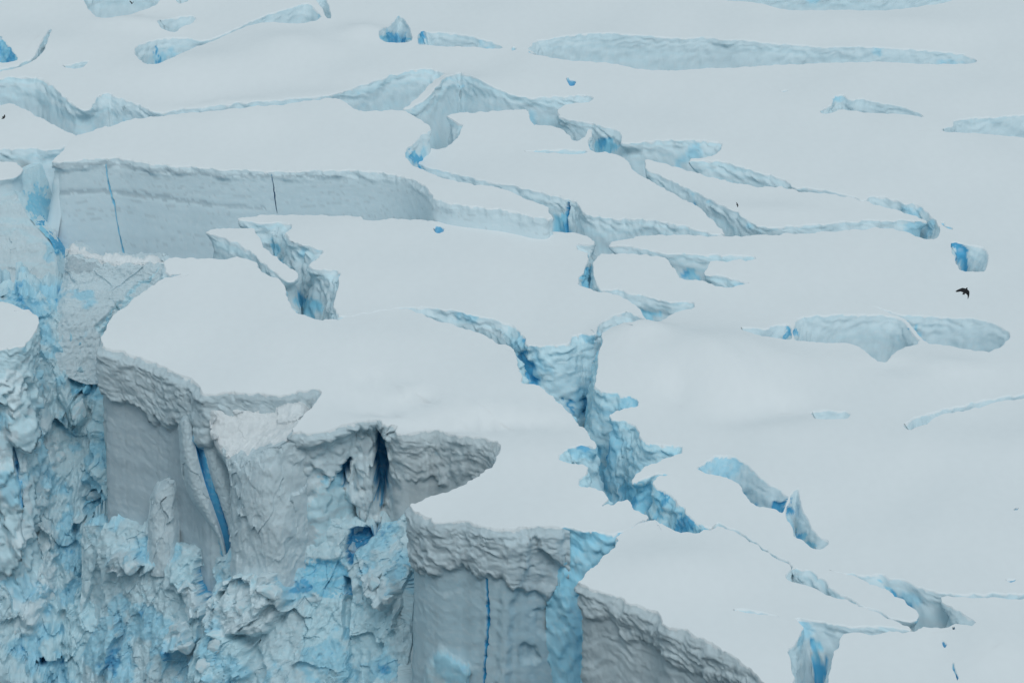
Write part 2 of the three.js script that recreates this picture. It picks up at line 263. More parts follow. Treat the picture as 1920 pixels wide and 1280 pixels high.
  for (let j = 0; j < nr; j++) { const d = rowD[j];
    for (let i = 0; i < nc; i++) {
      let t = cs[i], groove = 0, gcol = 'deep';
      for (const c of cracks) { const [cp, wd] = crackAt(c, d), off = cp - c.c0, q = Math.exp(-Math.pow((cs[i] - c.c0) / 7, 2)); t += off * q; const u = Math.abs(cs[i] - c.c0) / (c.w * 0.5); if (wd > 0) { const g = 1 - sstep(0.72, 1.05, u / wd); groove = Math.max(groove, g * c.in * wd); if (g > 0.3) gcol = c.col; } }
      const [x0, z0] = P(t), [x1, z1] = PS(t), sm = sstep(0.15, 2.4, d), x = lerp(x0, x1, sm), z = lerp(z0, z1, sm), [xa, za] = PS(t - 1.6), [xb, zb] = PS(t + 1.6);
      let tx = xb - xa, tz = zb - za; const l = Math.hypot(tx, tz) || 1; tx /= l; tz /= l; let nx = tz, nz = -tx; if (inward) { nx = -nx; nz = -nz; }
      const y0 = H(x0, z0) + dy, y = y0 - d, over = Math.max(0, sA - t, t - sB);
      const ramp = sstep(0, 1.3, d); let kind = null, rl = o.broken ?? 0, rough = o.roughness ?? 0.55, kw = 0;
      let extra = 0;
      { const q = project({ x, y, z }); const [ro, k, w, rr] = reliefAt(q[0], q[1], o.relief ?? cleftGlow); extra = ro; kind = k; kw = w; rl = Math.max(rl, rr); if (o.shape) { const e = o.shape(q[0], q[1], d, x, y, z); extra += e[0]; rl = Math.max(rl, e[1]); if (e[2] && !kind) { kind = e[2]; kw = 1; } } }
      const wd = 0.7 * n3(x / 14, y / 8, z / 14), dd = d + wd;
      let out = 0.9 * rough * fbm3(x / 10, y / 13, z / 10, 3) + 0.45 * rough * ridge3(x / 3.6, y / 4.2, z / 3.6, 3);
      const lw = d + 1.6 * n3(x / 11, y / 30, z / 11) + 0.35 * n3(x / 3, y / 5, z / 3), ly = n2(lw * 0.7 + (o.seed ?? 0), x / 14), lf = n2(lw * 2.1, x / 7 + 4); out += (o.strata ?? 0.22) * (ly + 0.5 * lf * (0.5 + n3(x / 6, y / 4, z / 6)) + 0.7 * sstep(0.1, 0.35, n2(lw * 1.1 + 9, x / 20))) + (o.fine ?? 0.05) * n2(lw * 4.2, x / 9);
      if (o.crust) { const cd = o.crust * (1 + 0.32 * n2(x / 13 + 5, z / 13) + 0.14 * n2(x / 4, z / 4) + 0.07 * n2(x / 1.3, z / 1.3)), q = sstep(cd + 0.35, cd - 0.35, d); out = lerp(out * (o.smooth ?? 0.25), out + (o.crustOut ?? 0.8) + (o.crustRough ?? 0.15) * ridge3(x / 2.8, y / 1.0, z / 2.8, 4) + 0.10 * n2(lw * 5.5 + 3, x / 6) + 0.5 * fbm3(x / 5, y / 4, z / 5, 3), q); }
      if (rl > 0) { const wx = x + 0.8 * n3(x / 3, y / 3, z / 3), wy = y + 0.8 * m3(x / 3, y / 3, z / 3); out += rl * (2.6 * facets(wx / 5, wy / 12, z / 5) + 0.8 * facets(wx / 2, wy / 4.4, z / 2) + 0.15 * facets(x / 0.8, y / 1.2, z / 0.8) + 0.7 * ridge3(x / 5, y / 11, z / 5, 3)); }
      const zx = ramp * extra; out = ramp * out + Math.min(o.leanMax ?? 99, ((o.lean ?? 0.2) + (o.leanRight ?? 0) * Math.max(0, -nx)) * d) - 0.5 * over + (() => { const R = (o.lip ?? 0.25) * Math.max(0.15, nz), q = Math.min(d, R); return Math.sqrt(Math.max(0, 2 * R * q - q * q)); })() - groove * ramp;
      const k = (j * nc + i) * 3, X = x + nx * out, Z = z + nz * out + zx, yy = d > 0.3 ? y + 0.25 * rough * n3(X / 2 + 9, y / 2, Z / 2) : y;
      pos[k] = X; pos[k + 1] = yy; pos[k + 2] = Z; uv[(j * nc + i) * 2] = cs[i] / 5; uv[(j * nc + i) * 2 + 1] = d / 5;
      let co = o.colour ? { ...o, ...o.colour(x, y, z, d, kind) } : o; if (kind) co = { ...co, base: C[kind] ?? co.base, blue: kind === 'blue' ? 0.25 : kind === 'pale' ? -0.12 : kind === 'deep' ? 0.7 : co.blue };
      if (o.lowBase && !kind && d > o.crust * (1 + 0.32 * n2(x / 13 + 5, z / 13) + 0.14 * n2(x / 4, z / 4) + 0.07 * n2(x / 1.3, z / 1.3))) co = { ...co, base: o.lowBase, band: mix3(o.lowBase, C.grey, 0.6), lines: 0.35 };
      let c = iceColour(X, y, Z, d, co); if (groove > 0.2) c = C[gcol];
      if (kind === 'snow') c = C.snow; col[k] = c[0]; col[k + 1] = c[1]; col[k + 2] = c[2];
    } }
  const ind = new Uint32Array((nc - 1) * (nr - 1) * 6); let q = 0;
  for (let j = 0; j < nr - 1; j++) for (let i = 0; i < nc - 1; i++) { const a = j * nc + i, b = a + 1, c = a + nc, d = c + 1; if (inward) { ind[q++] = a; ind[q++] = c; ind[q++] = b; ind[q++] = b; ind[q++] = c; ind[q++] = d; } else { ind[q++] = a; ind[q++] = b; ind[q++] = c; ind[q++] = b; ind[q++] = d; ind[q++] = c; } }
  const g = new THREE.BufferGeometry(); g.setAttribute('position', new THREE.BufferAttribute(pos, 3)); g.setAttribute('color', new THREE.BufferAttribute(col, 3)); g.setAttribute('uv', new THREE.BufferAttribute(uv, 2)); g.setIndex(new THREE.BufferAttribute(ind, 1)); g.computeVertexNormals();
  return g;
}
let seedCount = 1;
function centre(ring) { let x = 0, z = 0; for (const p of ring) { x += p.x; z += p.z; } x /= ring.length; z /= ring.length; return new THREE.Vector3(x, H(x, z), z); }
function shift(g, c) { g.translate(-c.x, -c.y, -c.z); return g; }
function block(name, label, category, pts, o = {}, holes = []) { // a piece of the glacier: snow on top, ice walls all round; o.w[flag] sets the walls of the runs with that flag
  const dy = o.dy ?? 0, { R, ccw } = outline(pts, { dy, ...o }), hs = holes.map((h) => h.ring.R);
  const c = centre(R); c.y += dy - 20; const root = groupAt(name, c); tag(root, label, category, o.group, o.kind);
  mesh('snow_cover', shift(snowTop(R, hs, dy), c), M.snow, root);
  for (const run of wallRuns(R, ccw)) {
    const wo = { seed: seedCount++ * 3.7, ...(o.w?.[run.flag] ?? o.w?.[0] ?? {}) };
    const g = shift(wallMesh(R, run.idx, !ccw, dy, wo), c), w = mesh(wo.name ?? 'ice_wall', g, wo.mat ?? M.wall, root); if (wo.label) w.userData.label = wo.label;
  }
  return root;
}
function hole(label, pts, o = {}) { return { label, ring: outline(pts, { step: 0.4, jag: 0.14, ...o }), o }; }
function crevasse(h) { // the ice walls of an opening in the snow
  const { R, ccw } = h.ring, c = centre(R); const g = wallMesh(R, [...Array(R.length + 1).keys()].map((i) => i % R.length), ccw, 0, { seed: seedCount++ * 3.7, depth: 16, n: 24, lip: 0.35, cap: 0.22, roughness: 0.45, broken: 0.05, strata: 0.15, lean: 0.28, ...h.o });
  const m = mesh(h.o.name ?? 'crevasse', shift(g, c), M.wall, scene); m.position.copy(c); tag(m, h.label, h.o.cat ?? 'crevasse', 'crevasses in the snow'); return m;
}

// ---------------------------------------------------------------- the setting: sea far below, the ice under the crevasses, the open snowfield
{
  const g = new THREE.PlaneGeometry(16000, 16000, 8, 8); g.rotateX(-Math.PI / 2); const uv = g.attributes.uv; for (let i = 0; i < uv.count; i++) uv.setXY(i, uv.getX(i) * 1200, uv.getY(i) * 1200);
  const s = mesh('sea', g, M.sea, scene); s.position.y = -82; tag(s, 'dark sea below the ice cliff', 'sea', null, 'structure');
  const ring = [[-330, -172], [2300, -172], [2300, 1250], [1620, 1290], [1560, 1190], [1330, 1010], [1150, 905], [1000, 800], [640, 640], [420, 530], [120, 440], [-330, 440]].map(([x, y]) => { const p = at(x, y); return { x: p.x, z: p.z }; });
  const b = mesh('glacier_bed', snowTop(ring, [], -24), M.bed, scene); tag(b, 'blue ice at the bottom of the crevasses', 'ice', null, 'structure');
}

// openings in the snowfield
const far = { base: mixc(C.firn, C.grey, 0.5), band: mixc(C.grey, C.pale, 0.5) };
function mixc(a, b, t) { return mix3(a, b, t); }
const openings = [
  hole('long pale ice wall stretching across the upper right snow', [[1000, 75], [1030, 72], [1060, 65], [1120, 60], [1200, 65], [1280, 70], [1330, 68], [1370, 74], [1430, 78], [1500, 82], [1560, 87], [1640, 87], [1720, 92], [1800, 97], [1836, 112], [1830, 118], [1760, 120], [1640, 117], [1540, 117], [1480, 120], [1400, 125], [1320, 128], [1280, 131], [1220, 131], [1190, 128], [1150, 118], [1060, 112], [1010, 104], [985, 97]], far),
  hole('low blue ice wall with dark slot at its left end', [[782, 62], [790, 55], [800, 58], [850, 60], [890, 68], [935, 80], [946, 92], [880, 87], [820, 87], [800, 84], [782, 83]], { ...far, blue: -0.25 }),
  hole('blue bowl in the snow beside a rounded snow hump', [[707, 62], [722, 50], [737, 40], [746, 25], [760, 35], [770, 55], [774, 68], [770, 78], [758, 79], [740, 81], [722, 78], [712, 72]], { ...far, blue: -0.2 }),
  hole('pair of tiny dark blue holes, left one', [[957, 90], [964, 87], [971, 92], [968, 97], [961, 95]], { blue: 0.2, depth: 8 }),
  hole('small icy notch at left end of the long pale wall', [[975, 91], [982, 89], [992, 93], [1006, 100], [1000, 101], [985, 97], [977, 97]], { blue: 0.05, depth: 9 }),
  hole('crevasse cut by the upper edge of the picture, right half', [[1330, -18], [1560, -16], [1800, -18], [1790, 0], [1760, 7], [1710, 14], [1650, 20], [1560, 19], [1495, 20], [1450, 12], [1410, 3], [1325, -4]], { ...far, blue: -0.3 }),
  hole('bluish slope in the snow at the upper left edge', [[150, -24], [310, -24], [303, -6], [292, 9], [250, 24], [215, 33], [182, 33], [166, 18], [155, 0]], far),
  hole('short crevasse at the upper edge, between two snow humps', [[320, -18], [360, -18], [352, 2], [338, 7], [328, 0]], far),
  hole('small bluish crevasse with snow pocket on the far left hill', [[290, 37], [330, 30], [360, 27], [369, 33], [360, 45], [336, 51], [331, 60], [315, 58], [300, 50]], far),
  hole('curving trough below the rounded hump, blue slit at its left end', [[247, 92], [265, 79], [300, 71], [340, 68], [385, 75], [425, 60], [480, 33], [530, 18], [565, 6], [580, 3], [594, 18], [604, 35], [560, 45], [510, 41], [470, 46], [430, 63], [390, 80], [365, 87], [335, 103], [300, 119], [280, 122], [262, 114]], { ...far, blue: -0.3 }),
  hole('narrow bluish face right of the rounded hump', [[584, -10], [606, -12], [618, 8], [622, 34], [611, 33], [604, 16], [594, 3]], far),
  hole('thin curved crevasse around the small snow block, far left', [[97, 49], [90, 75], [77, 105], [40, 125], [-5, 135], [-40, 136], [-40, 131], [0, 129], [36, 118], [60, 106], [75, 83], [88, 57]], { base: C.grey }),
  hole('blue pit in the small snow block, far left', [[-30, 60], [0, 66], [12, 80], [22, 90], [36, 112], [20, 116], [8, 119], [-10, 112], [-30, 100]], { blue: 0.0 }),
  hole('small sickle shaped crevasse on the left hill', [[112, 123], [140, 119], [169, 111], [161, 122], [145, 129], [130, 127]], far),
  hole('small dark blue hole in smooth snow above the centre', [[1061, 146], [1066, 142], [1071, 148], [1078, 148], [1081, 153], [1078, 159], [1070, 161], [1064, 156]], { blue: 0.35, depth: 12, name: 'hole_in_snow', cat: 'hole' }),
  hole('ragged crevasse with blue nook at its left, upper right', [[1537, 208], [1548, 200], [1560, 195], [1562, 181], [1580, 173], [1595, 187], [1615, 182], [1640, 190], [1690, 197], [1718, 207], [1739, 221], [1690, 214], [1640, 212], [1600, 207], [1575, 205], [1560, 212], [1545, 214]], { ...far, blue: -0.3 }),
  hole('two layered pale ice wall running out at the right edge', [[1765, 241], [1785, 238], [1788, 222], [1830, 218], [1925, 215], [2000, 217], [2090, 224], [2090, 262], [2000, 266], [1930, 261], [1900, 255], [1850, 251], [1790, 248], [1770, 246]], far),
  hole('deep blue slot crevasse above the flying bird', [[1779, 455], [1797, 452], [1810, 456], [1832, 459], [1850, 464], [1856, 484], [1851, 508], [1826, 509], [1801, 508], [1795, 498], [1788, 478]], { depth: 26, lean: 0.03, leanRight: 0.6, leanMax: 2.2 }),
  hole('crescent crevasse with white pocket, left of a blue slot', [[1385, 612], [1405, 612], [1430, 616], [1450, 610], [1475, 604], [1487, 613], [1486, 625], [1483, 637], [1460, 634], [1420, 628], [1398, 621]], far),
  hole('wide pale crevasse wall below the thin forked crack', [[1487, 637], [1486, 620], [1492, 597], [1505, 591], [1600, 588], [1680, 591], [1698, 604], [1710, 620], [1730, 642], [1690, 653], [1672, 668], [1664, 681], [1640, 675], [1620, 656], [1600, 645], [1560, 642], [1510, 639]], { ...far, blue: -0.4 }),
  hole('tapering crevasse that ends as a thin crack up left', [[1628, 570], [1660, 578], [1690, 590], [1708, 589], [1760, 593], [1830, 595], [1870, 605], [1899, 626], [1890, 641], [1868, 656], [1850, 661], [1800, 652], [1760, 645], [1738, 643], [1716, 618], [1703, 601], [1688, 594], [1658, 581]], far),
  hole('small shallow box shaped pit in the right snow', [[1518, 770], [1535, 768], [1560, 768], [1598, 772], [1590, 786], [1560, 787], [1530, 786], [1521, 778]], { ...far, depth: 7 }),
  hole('long thin crevasse curving up to the right edge', [[1692, 793], [1703, 789], [1730, 775], [1780, 763], [1830, 752], [1880, 742], [1930, 736], [2060, 730], [2060, 737], [1930, 745], [1880, 751], [1800, 771], [1766, 777], [1747, 785], [1743, 793], [1720, 800], [1705, 808], [1697, 801]], far),
  hole('curved crevasse with dark blue floor beside the white ledge', [[1305, 876], [1320, 869], [1335, 853], [1358, 850], [1382, 856], [1402, 870], [1440, 905], [1462, 915], [1480, 933], [1483, 945], [1475, 956], [1465, 963], [1450, 952], [1420, 951], [1405, 938], [1393, 922], [1390, 912], [1370, 897], [1340, 890], [1312, 883]], { blue: -0.2, depth: 20 }),
  hole('narrow crevasse running down right from the dark hole', [[1482, 920], [1500, 912], [1498, 930], [1509, 960], [1522, 985], [1540, 1009], [1556, 1011], [1551, 1023], [1535, 1031], [1520, 1025], [1505, 1012], [1492, 1010], [1482, 985], [1472, 966], [1476, 946]], { ...far, blue: -0.3 }),
  hole('tiny shadowy notch beside a dark speck, upper right', [[1463, 169], [1472, 167], [1482, 169], [1474, 172], [1466, 172]], { depth: 5 }),
  hole('tiny dark crack near the deep blue slot', [[1764, 416], [1772, 415], [1775, 422], [1786, 425], [1788, 430], [1776, 428], [1769, 424]], { depth: 8, blue: 0.3 }),
  hole('small oval hole in the snow, lower right edge', [[1884, 1086], [1894, 1083], [1908, 1083], [1905, 1089], [1896, 1092]], { depth: 8, blue: 0.1, name: 'hole_in_snow', cat: 'hole' }),
  hole('tiny dark slit in the snow at right edge', [[1899, 955], [1906, 952], [1914, 953], [1908, 957]], { depth: 7, blue: 0.3, name: 'hole_in_snow', cat: 'hole' }),
];
// the snowfield: one connected surface on the far side and the right, round the loose slabs
const fieldLip = [[-330, -170], [2300, -170], [2300, 1108], [1925, 1110], [1860, 1112], [1800, 1112], [1745, 1106], [1695, 1087], [1652, 1076], [1628, 1079], [1600, 1074], [1545, 1066], [1600, 1078], [1622, 1089], [1650, 1100], [1672, 1111], [1692, 1126], [1716, 1141], [1722, 1152], [1716, 1164], [1690, 1158], [1645, 1144], [1607, 1127], [1562, 1104], [1546, 1086], [1530, 1075], [1502, 1063], [1486, 1066], [1491, 1057], [1450, 1037], [1420, 1017], [1388, 996], [1352, 979], [1346, 980], [1333, 987, 1], [1320, 984, 1], [1300, 974, 1], [1288, 958, 1], [1270, 940, 1], [1258, 924, 1], [1230, 916, 1], [1226, 903, 1], [1240, 891, 1], [1256, 887, 1], [1245, 884, 1], [1215, 893, 1], [1190, 903, 1], [1188, 897, 1], [1212, 870, 1], [1240, 865, 1], [1262, 855, 1], [1280, 846, 1], [1284, 836, 1], [1255, 833, 1], [1230, 832, 1], [1207, 827, 1], [1195, 802, 1], [1180, 788, 1], [1150, 786, 1], [1142, 779, 1], [1160, 769, 1], [1196, 760, 1], [1199, 750, 1], [1162, 736, 1], [1132, 735, 1], [1115, 722, 1], [1120, 690, 1], [1125, 660, 1], [1128, 640, 1], [1132, 622, 1], [1150, 611], [1180, 604], [1216, 600], [1250, 593], [1272, 584], [1302, 577], [1304, 570], [1300, 563], [1250, 564], [1220, 555], [1190, 550], [1160, 540], [1128, 544], [1116, 522], [1112, 500], [1118, 482], [1128, 476], [1150, 474], [1200, 476], [1245, 481], [1257, 494], [1270, 510], [1274, 522], [1318, 527], [1350, 539], [1392, 535], [1408, 529], [1345, 514], [1320, 514], [1328, 498], [1335, 490], [1418, 487], [1418, 479], [1290, 475], [1250, 474], [1215, 467], [1190, 460], [1160, 458], [1142, 463], [1146, 454], [1190, 444], [1250, 441], [1365, 443], [1430, 441], [1500, 438], [1600, 430], [1650, 427], [1690, 431], [1720, 444], [1750, 450], [1762, 444], [1764, 432], [1760, 420], [1748, 405], [1735, 390], [1720, 381], [1690, 378], [1670, 371], [1650, 365], [1630, 370], [1625, 375], [1605, 369], [1580, 361], [1560, 357], [1520, 351], [1490, 349], [1484, 344], [1470, 335], [1430, 322], [1390, 310], [1345, 299], [1318, 298], [1292, 303], [1300, 297], [1345, 291], [1352, 279], [1360, 268], [1310, 260], [1230, 262], [1166, 268], [1168, 255], [1164, 243], [1130, 237], [1110, 228], [1052, 222], [1047, 205], [1056, 195], [1100, 192], [1115, 186], [1105, 175], [1050, 179], [985, 182], [950, 172], [910, 155], [880, 140], [858, 133], [815, 167], [775, 197], [752, 206], [790, 178], [836, 138], [830, 133], [805, 125], [760, 133], [700, 150], [650, 167], [618, 177], [560, 182], [480, 190], [400, 198], [330, 202], [300, 212], [280, 205], [255, 191], [225, 183], [205, 173], [186, 175], [173, 190], [167, 204], [155, 204], [130, 190], [112, 172], [95, 158], [76, 143], [30, 143], [0, 147], [-330, 150]];
block('snowfield', 'wide smooth snowfield behind and right of the broken ice', 'snowfield', fieldLip, { kind: 'structure', w: { 0: { depth: 26, n: 24, blue: -0.4 }, 1: { depth: 36, rows: 70, base: C.pale, band: C.blue, blue: -0.05, roughness: 0.8, broken: 0.18, lean: 0.16, name: 'blue_crevasse_wall' } } }, openings);
for (const h of openings) crevasse(h);

// ---------------------------------------------------------------- loose slabs between the crevasses
const cutB = hole('thin sloping crack in the near right slab', [[1370, 1142], [1400, 1140], [1430, 1147], [1470, 1157], [1430, 1153], [1390, 1147]], { depth: 8 });
const cutM = hole('small round blue hole near the back of the middle slab', [[812, 427], [818, 422], [826, 421], [832, 425], [832, 434], [822, 439], [815, 436]], { depth: 12, blue: 0.4, name: 'hole_in_snow', cat: 'hole' });
const cutT = hole('low wedge of ice wall on the upper middle slab', [[975, 282], [1020, 280], [1060, 279], [1100, 280], [1104, 287], [1060, 288], [1010, 286]], { depth: 8 });
const cutR = [
  hole('topmost of the little holes in the near right corner slab', [[1786, 1176], [1790, 1175], [1792, 1180], [1787, 1181]], { depth: 6, blue: 0.3, step: 0.2, jag: 0.05, name: 'hole_in_snow', cat: 'hole' }),
  hole('pair of small dark holes in the near right corner slab', [[1764, 1200], [1770, 1198], [1774, 1204], [1779, 1207], [1774, 1215], [1769, 1212]], { depth: 6, blue: 0.3, step: 0.2, jag: 0.08, name: 'hole_in_snow', cat: 'hole' }),
  hole('small ragged crack near the lower right corner', [[1784, 1240], [1789, 1240], [1792, 1252], [1798, 1268], [1796, 1278], [1790, 1262], [1785, 1252]], { depth: 8, blue: 0.2, step: 0.25, jag: 0.08 }),
];
const lip1 = { depth: 34, rows: 70, strata: 0.08, fine: 0.03, crust: 1.6, crustOut: 0.1, crustRough: 0.06, smooth: 0.25, lean: 0.10, relief: [relief([[90, 356], [180, 350], [260, 357], [400, 377], [500, 386], [500, 391], [400, 385], [260, 367], [180, 359], [90, 365]], { out: -0.1, soft: 3, wob: 3, kind: 'seam' }), relief([[95, 308], [190, 300], [270, 312], [340, 317], [420, 325], [560, 326], [640, 326], [640, 330], [560, 331], [420, 331], [340, 325], [270, 320], [190, 308], [95, 317]], { out: 0.05, soft: 3, wob: 3, kind: 'seam' })], base: mix3(C.grey, C.firn, 0.45), band: C.grey, line: C.dust, lines: 0.8, blue: -0.62, roughness: 0.3 };
block('snow_terrace', 'long snow terrace with tall grey layered ice front, left of centre', 'ice terrace',
  [[133, 258], [190, 239], [250, 224], [330, 212], [400, 209], [480, 199], [560, 192], [625, 181], [645, 190], [660, 202], [675, 207], [720, 207], [757, 208], [790, 225], [808, 238], [800, 246], [780, 262], [762, 278], [757, 288], [765, 304], [790, 318], [830, 335], [880, 345], [925, 349], [960, 360], [990, 375], [1025, 385], [1032, 400, 1], [1036, 410, 1], [940, 391, 1], [850, 381, 1], [815, 373, 1], [810, 360, 1], [790, 341, 1], [750, 326, 1], [700, 319, 1], [640, 317, 1], [490, 318, 1], [420, 317, 1], [340, 310, 1], [270, 306, 1], [262, 300, 1], [240, 297, 1], [210, 293, 1], [190, 295, 1], [97, 304], [108, 290], [125, 272]],
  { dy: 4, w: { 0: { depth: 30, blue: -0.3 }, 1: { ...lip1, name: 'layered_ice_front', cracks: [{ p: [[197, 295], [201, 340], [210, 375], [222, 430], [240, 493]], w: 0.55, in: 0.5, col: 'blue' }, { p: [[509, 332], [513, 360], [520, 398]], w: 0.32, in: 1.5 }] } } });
block('snow_slab', 'upper middle snow slab whose low front holds a dark blue crack', 'ice slab',
  [[835, 214], [900, 210], [985, 205], [993, 211], [993, 228], [1005, 235], [1045, 237], [1062, 250], [1075, 263], [1086, 265], [1098, 252], [1105, 241], [1112, 246], [1106, 259], [1100, 270], [1108, 284], [1160, 288], [1175, 299], [1186, 320], [1230, 345], [1280, 371], [1325, 400], [1366, 441, 1], [1340, 437, 1], [1310, 429, 1], [1280, 421, 1], [1200, 409, 1], [1110, 402, 1], [1094, 401, 1], [1088, 381, 1], [1070, 373, 1], [1040, 366], [1000, 356], [960, 346], [920, 340], [860, 325], [800, 311], [779, 303], [773, 291], [785, 279], [843, 276], [860, 255], [871, 237], [852, 224]],
  { group: 'slabs between the crevasses', w: { 0: { depth: 26, blue: -0.3 }, 1: { depth: 26, blue: -0.4, cracks: [{ p: [[1068, 373], [1072, 400], [1081, 440]], w: 0.9, in: 1.6 }] } } }, [cutT]);
block('snow_slab', 'narrow wedge of snow between two slanting crevasses, right of centre', 'ice slab',
  [[1207, 297], [1240, 305], [1280, 317], [1330, 331], [1400, 348], [1450, 351], [1462, 348], [1500, 359], [1560, 364], [1610, 374], [1680, 393], [1720, 406], [1744, 414], [1712, 411], [1650, 411], [1600, 413], [1500, 421], [1430, 428], [1395, 405], [1350, 381], [1300, 355], [1270, 342], [1230, 325], [1215, 318]],
  { group: 'slabs between the crevasses', w: { 0: { depth: 24, blue: -0.35 } } });
block('snow_slab', 'middle snow slab with a small blue hole near its back', 'ice slab',
  [[440, 411], [470, 406], [500, 403], [550, 402], [610, 404], [670, 405], [690, 415], [720, 412], [740, 408], [790, 413], [870, 420], [1000, 430], [1090, 438], [1105, 442], [1117, 455], [1097, 459], [1078, 458], [1086, 470], [1106, 475], [1098, 500], [1086, 520], [1079, 535], [1110, 542], [1150, 551], [1175, 561], [1195, 573], [1205, 589], [1211, 598], [1190, 590], [1180, 581], [1150, 590], [1122, 604], [1117, 626, 1], [1110, 628, 1], [1090, 622, 1], [1070, 632, 1], [1060, 645, 1], [1005, 648, 1], [990, 645, 1], [980, 625, 1], [960, 608], [935, 600], [920, 597], [890, 590], [850, 580], [820, 578], [795, 575], [765, 574], [700, 583], [640, 596], [625, 578], [628, 560], [636, 525], [640, 506], [600, 503], [577, 499], [592, 488], [612, 470], [580, 460], [547, 450], [536, 437], [548, 425], [545, 417], [520, 415], [480, 416]],
  { group: 'slabs between the crevasses', w: { 0: { depth: 30, n: 34, blue: -0.4, roughness: 1.0, broken: 0.25 }, 1: { depth: 36, rows: 80, base: mix3(C.firn, C.pale, 0.6), band: C.pale, blue: -0.12, roughness: 0.8, broken: 0.18, lean: 0.14, name: 'blue_crevasse_wall' } } }, [cutM]);
block('ice_block', 'small broken ice block with grey side in the crevasse left of the middle slab', 'ice block',
  [[385, 437], [398, 430], [430, 427], [472, 427], [482, 440], [490, 458], [510, 478], [540, 500], [562, 517], [548, 525], [530, 522], [510, 505], [495, 490], [470, 470], [440, 452], [410, 441]],
  { w: { 0: { depth: 24, blue: -0.35, base: mix3(C.grey, C.firn, 0.5) } } });
block('snow_slab', 'snow slab in the lower right corner with a row of little holes', 'ice slab',
  [[2300, 1120], [1930, 1121], [1860, 1122], [1800, 1120], [1757, 1121], [1805, 1147], [1830, 1163], [1822, 1172], [1808, 1170], [1785, 1173], [1727, 1178], [1710, 1184], [1640, 1188], [1590, 1186], [1575, 1196], [1570, 1215], [1560, 1240], [1550, 1290], [1545, 1400], [2300, 1400]],
  { group: 'slabs between the crevasses', w: { 0: { depth: 30, n: 26, blue: -0.25 } } }, cutR);
block('snow_hump', 'pale snow hump with low blue front, left edge behind the terrace', 'snow hump',
  [[-330, 200], [0, 197], [25, 194], [45, 205], [75, 222], [115, 240], [133, 250], [148, 262], [144, 270], [118, 272], [112, 279], [50, 276], [0, 279], [-330, 285]],
  { w: { 0: { depth: 26, blue: -0.25 } } });

// ---------------------------------------------------------------- the cliff
const cliffRelief = [
  relief([[575, 850], [640, 812], [705, 797], [738, 820], [746, 900], [730, 965], [700, 1010], [650, 1030], [610, 1020], [580, 960]], { out: -2.6, soft: 26, wob: 12, tilt: [-0.16, 0.05], kind: 'firn', rough: 0.35 }),
  relief([[600, 900], [640, 895], [655, 960], [690, 990], [660, 1030], [600, 1030], [570, 960]], { out: 0.6, soft: 14, wob: 8, kind: 'pale' }),
  relief([[655, 905], [668, 868], [694, 862], [706, 900], [716, 940], [724, 968], [698, 988], [668, 972], [650, 945]], { out: 3.4, soft: 9, wob: 9, round: 1, kind: 'firn', rough: 0.7 }),
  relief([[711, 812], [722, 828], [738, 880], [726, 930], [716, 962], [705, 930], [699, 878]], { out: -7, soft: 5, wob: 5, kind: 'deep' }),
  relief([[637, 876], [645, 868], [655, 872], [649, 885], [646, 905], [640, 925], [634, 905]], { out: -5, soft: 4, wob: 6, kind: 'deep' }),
  relief([[356, 800], [374, 798], [388, 850], [404, 905], [421, 955], [432, 1000], [440, 1060], [420, 1060], [408, 1000], [394, 955], [376, 905], [362, 850]], { out: 0.4, soft: 4, wob: 2, kind: 'deep' }),
  // the front bastion
  relief([[945, 1010], [990, 1000], [985, 1060], [960, 1130], [950, 1330], [930, 1330], [938, 1120]], { out: 1.2, soft: 6, wob: 3 }),
  relief([[985, 1000], [1060, 985], [1060, 1330], [1000, 1330], [985, 1200], [978, 1100]], { out: -0.8, soft: 9, wob: 3, tilt: [-0.15, 0] }),
  relief([[1000, 990], [1056, 985], [1058, 1062], [1040, 1050], [1005, 1020]], { out: 1.6, soft: 5, wob: 3 }),
  relief([[970, 1215], [985, 1205], [1005, 1215], [1012, 1240], [995, 1245], [975, 1240]], { out: -1.0, soft: 4 }),
  relief([[805, 1245], [830, 1210], [850, 1225], [885, 1245], [880, 1330], [800, 1330]], { out: 1.8, soft: 6, kind: 'pale' }),
  relief([[995, 1145], [1030, 1140], [1045, 1170], [1020, 1200], [1000, 1175]], { out: -0.7, soft: 6 }),
];
const cliffShape = null;
const cliff = { depth: 76, rows: 210, grow: 1.25, mat: M.rough, relief: cliffRelief, shape: cliffShape, base: C.grey, band: mix3(C.grey, C.dust, 0.5), line: C.dust, lines: 0.9, blue: -0.6, roughness: 0.7, strata: 0.14, fine: 0.06, lean: 0.015, lip: 0.25, cap: 0.25 };
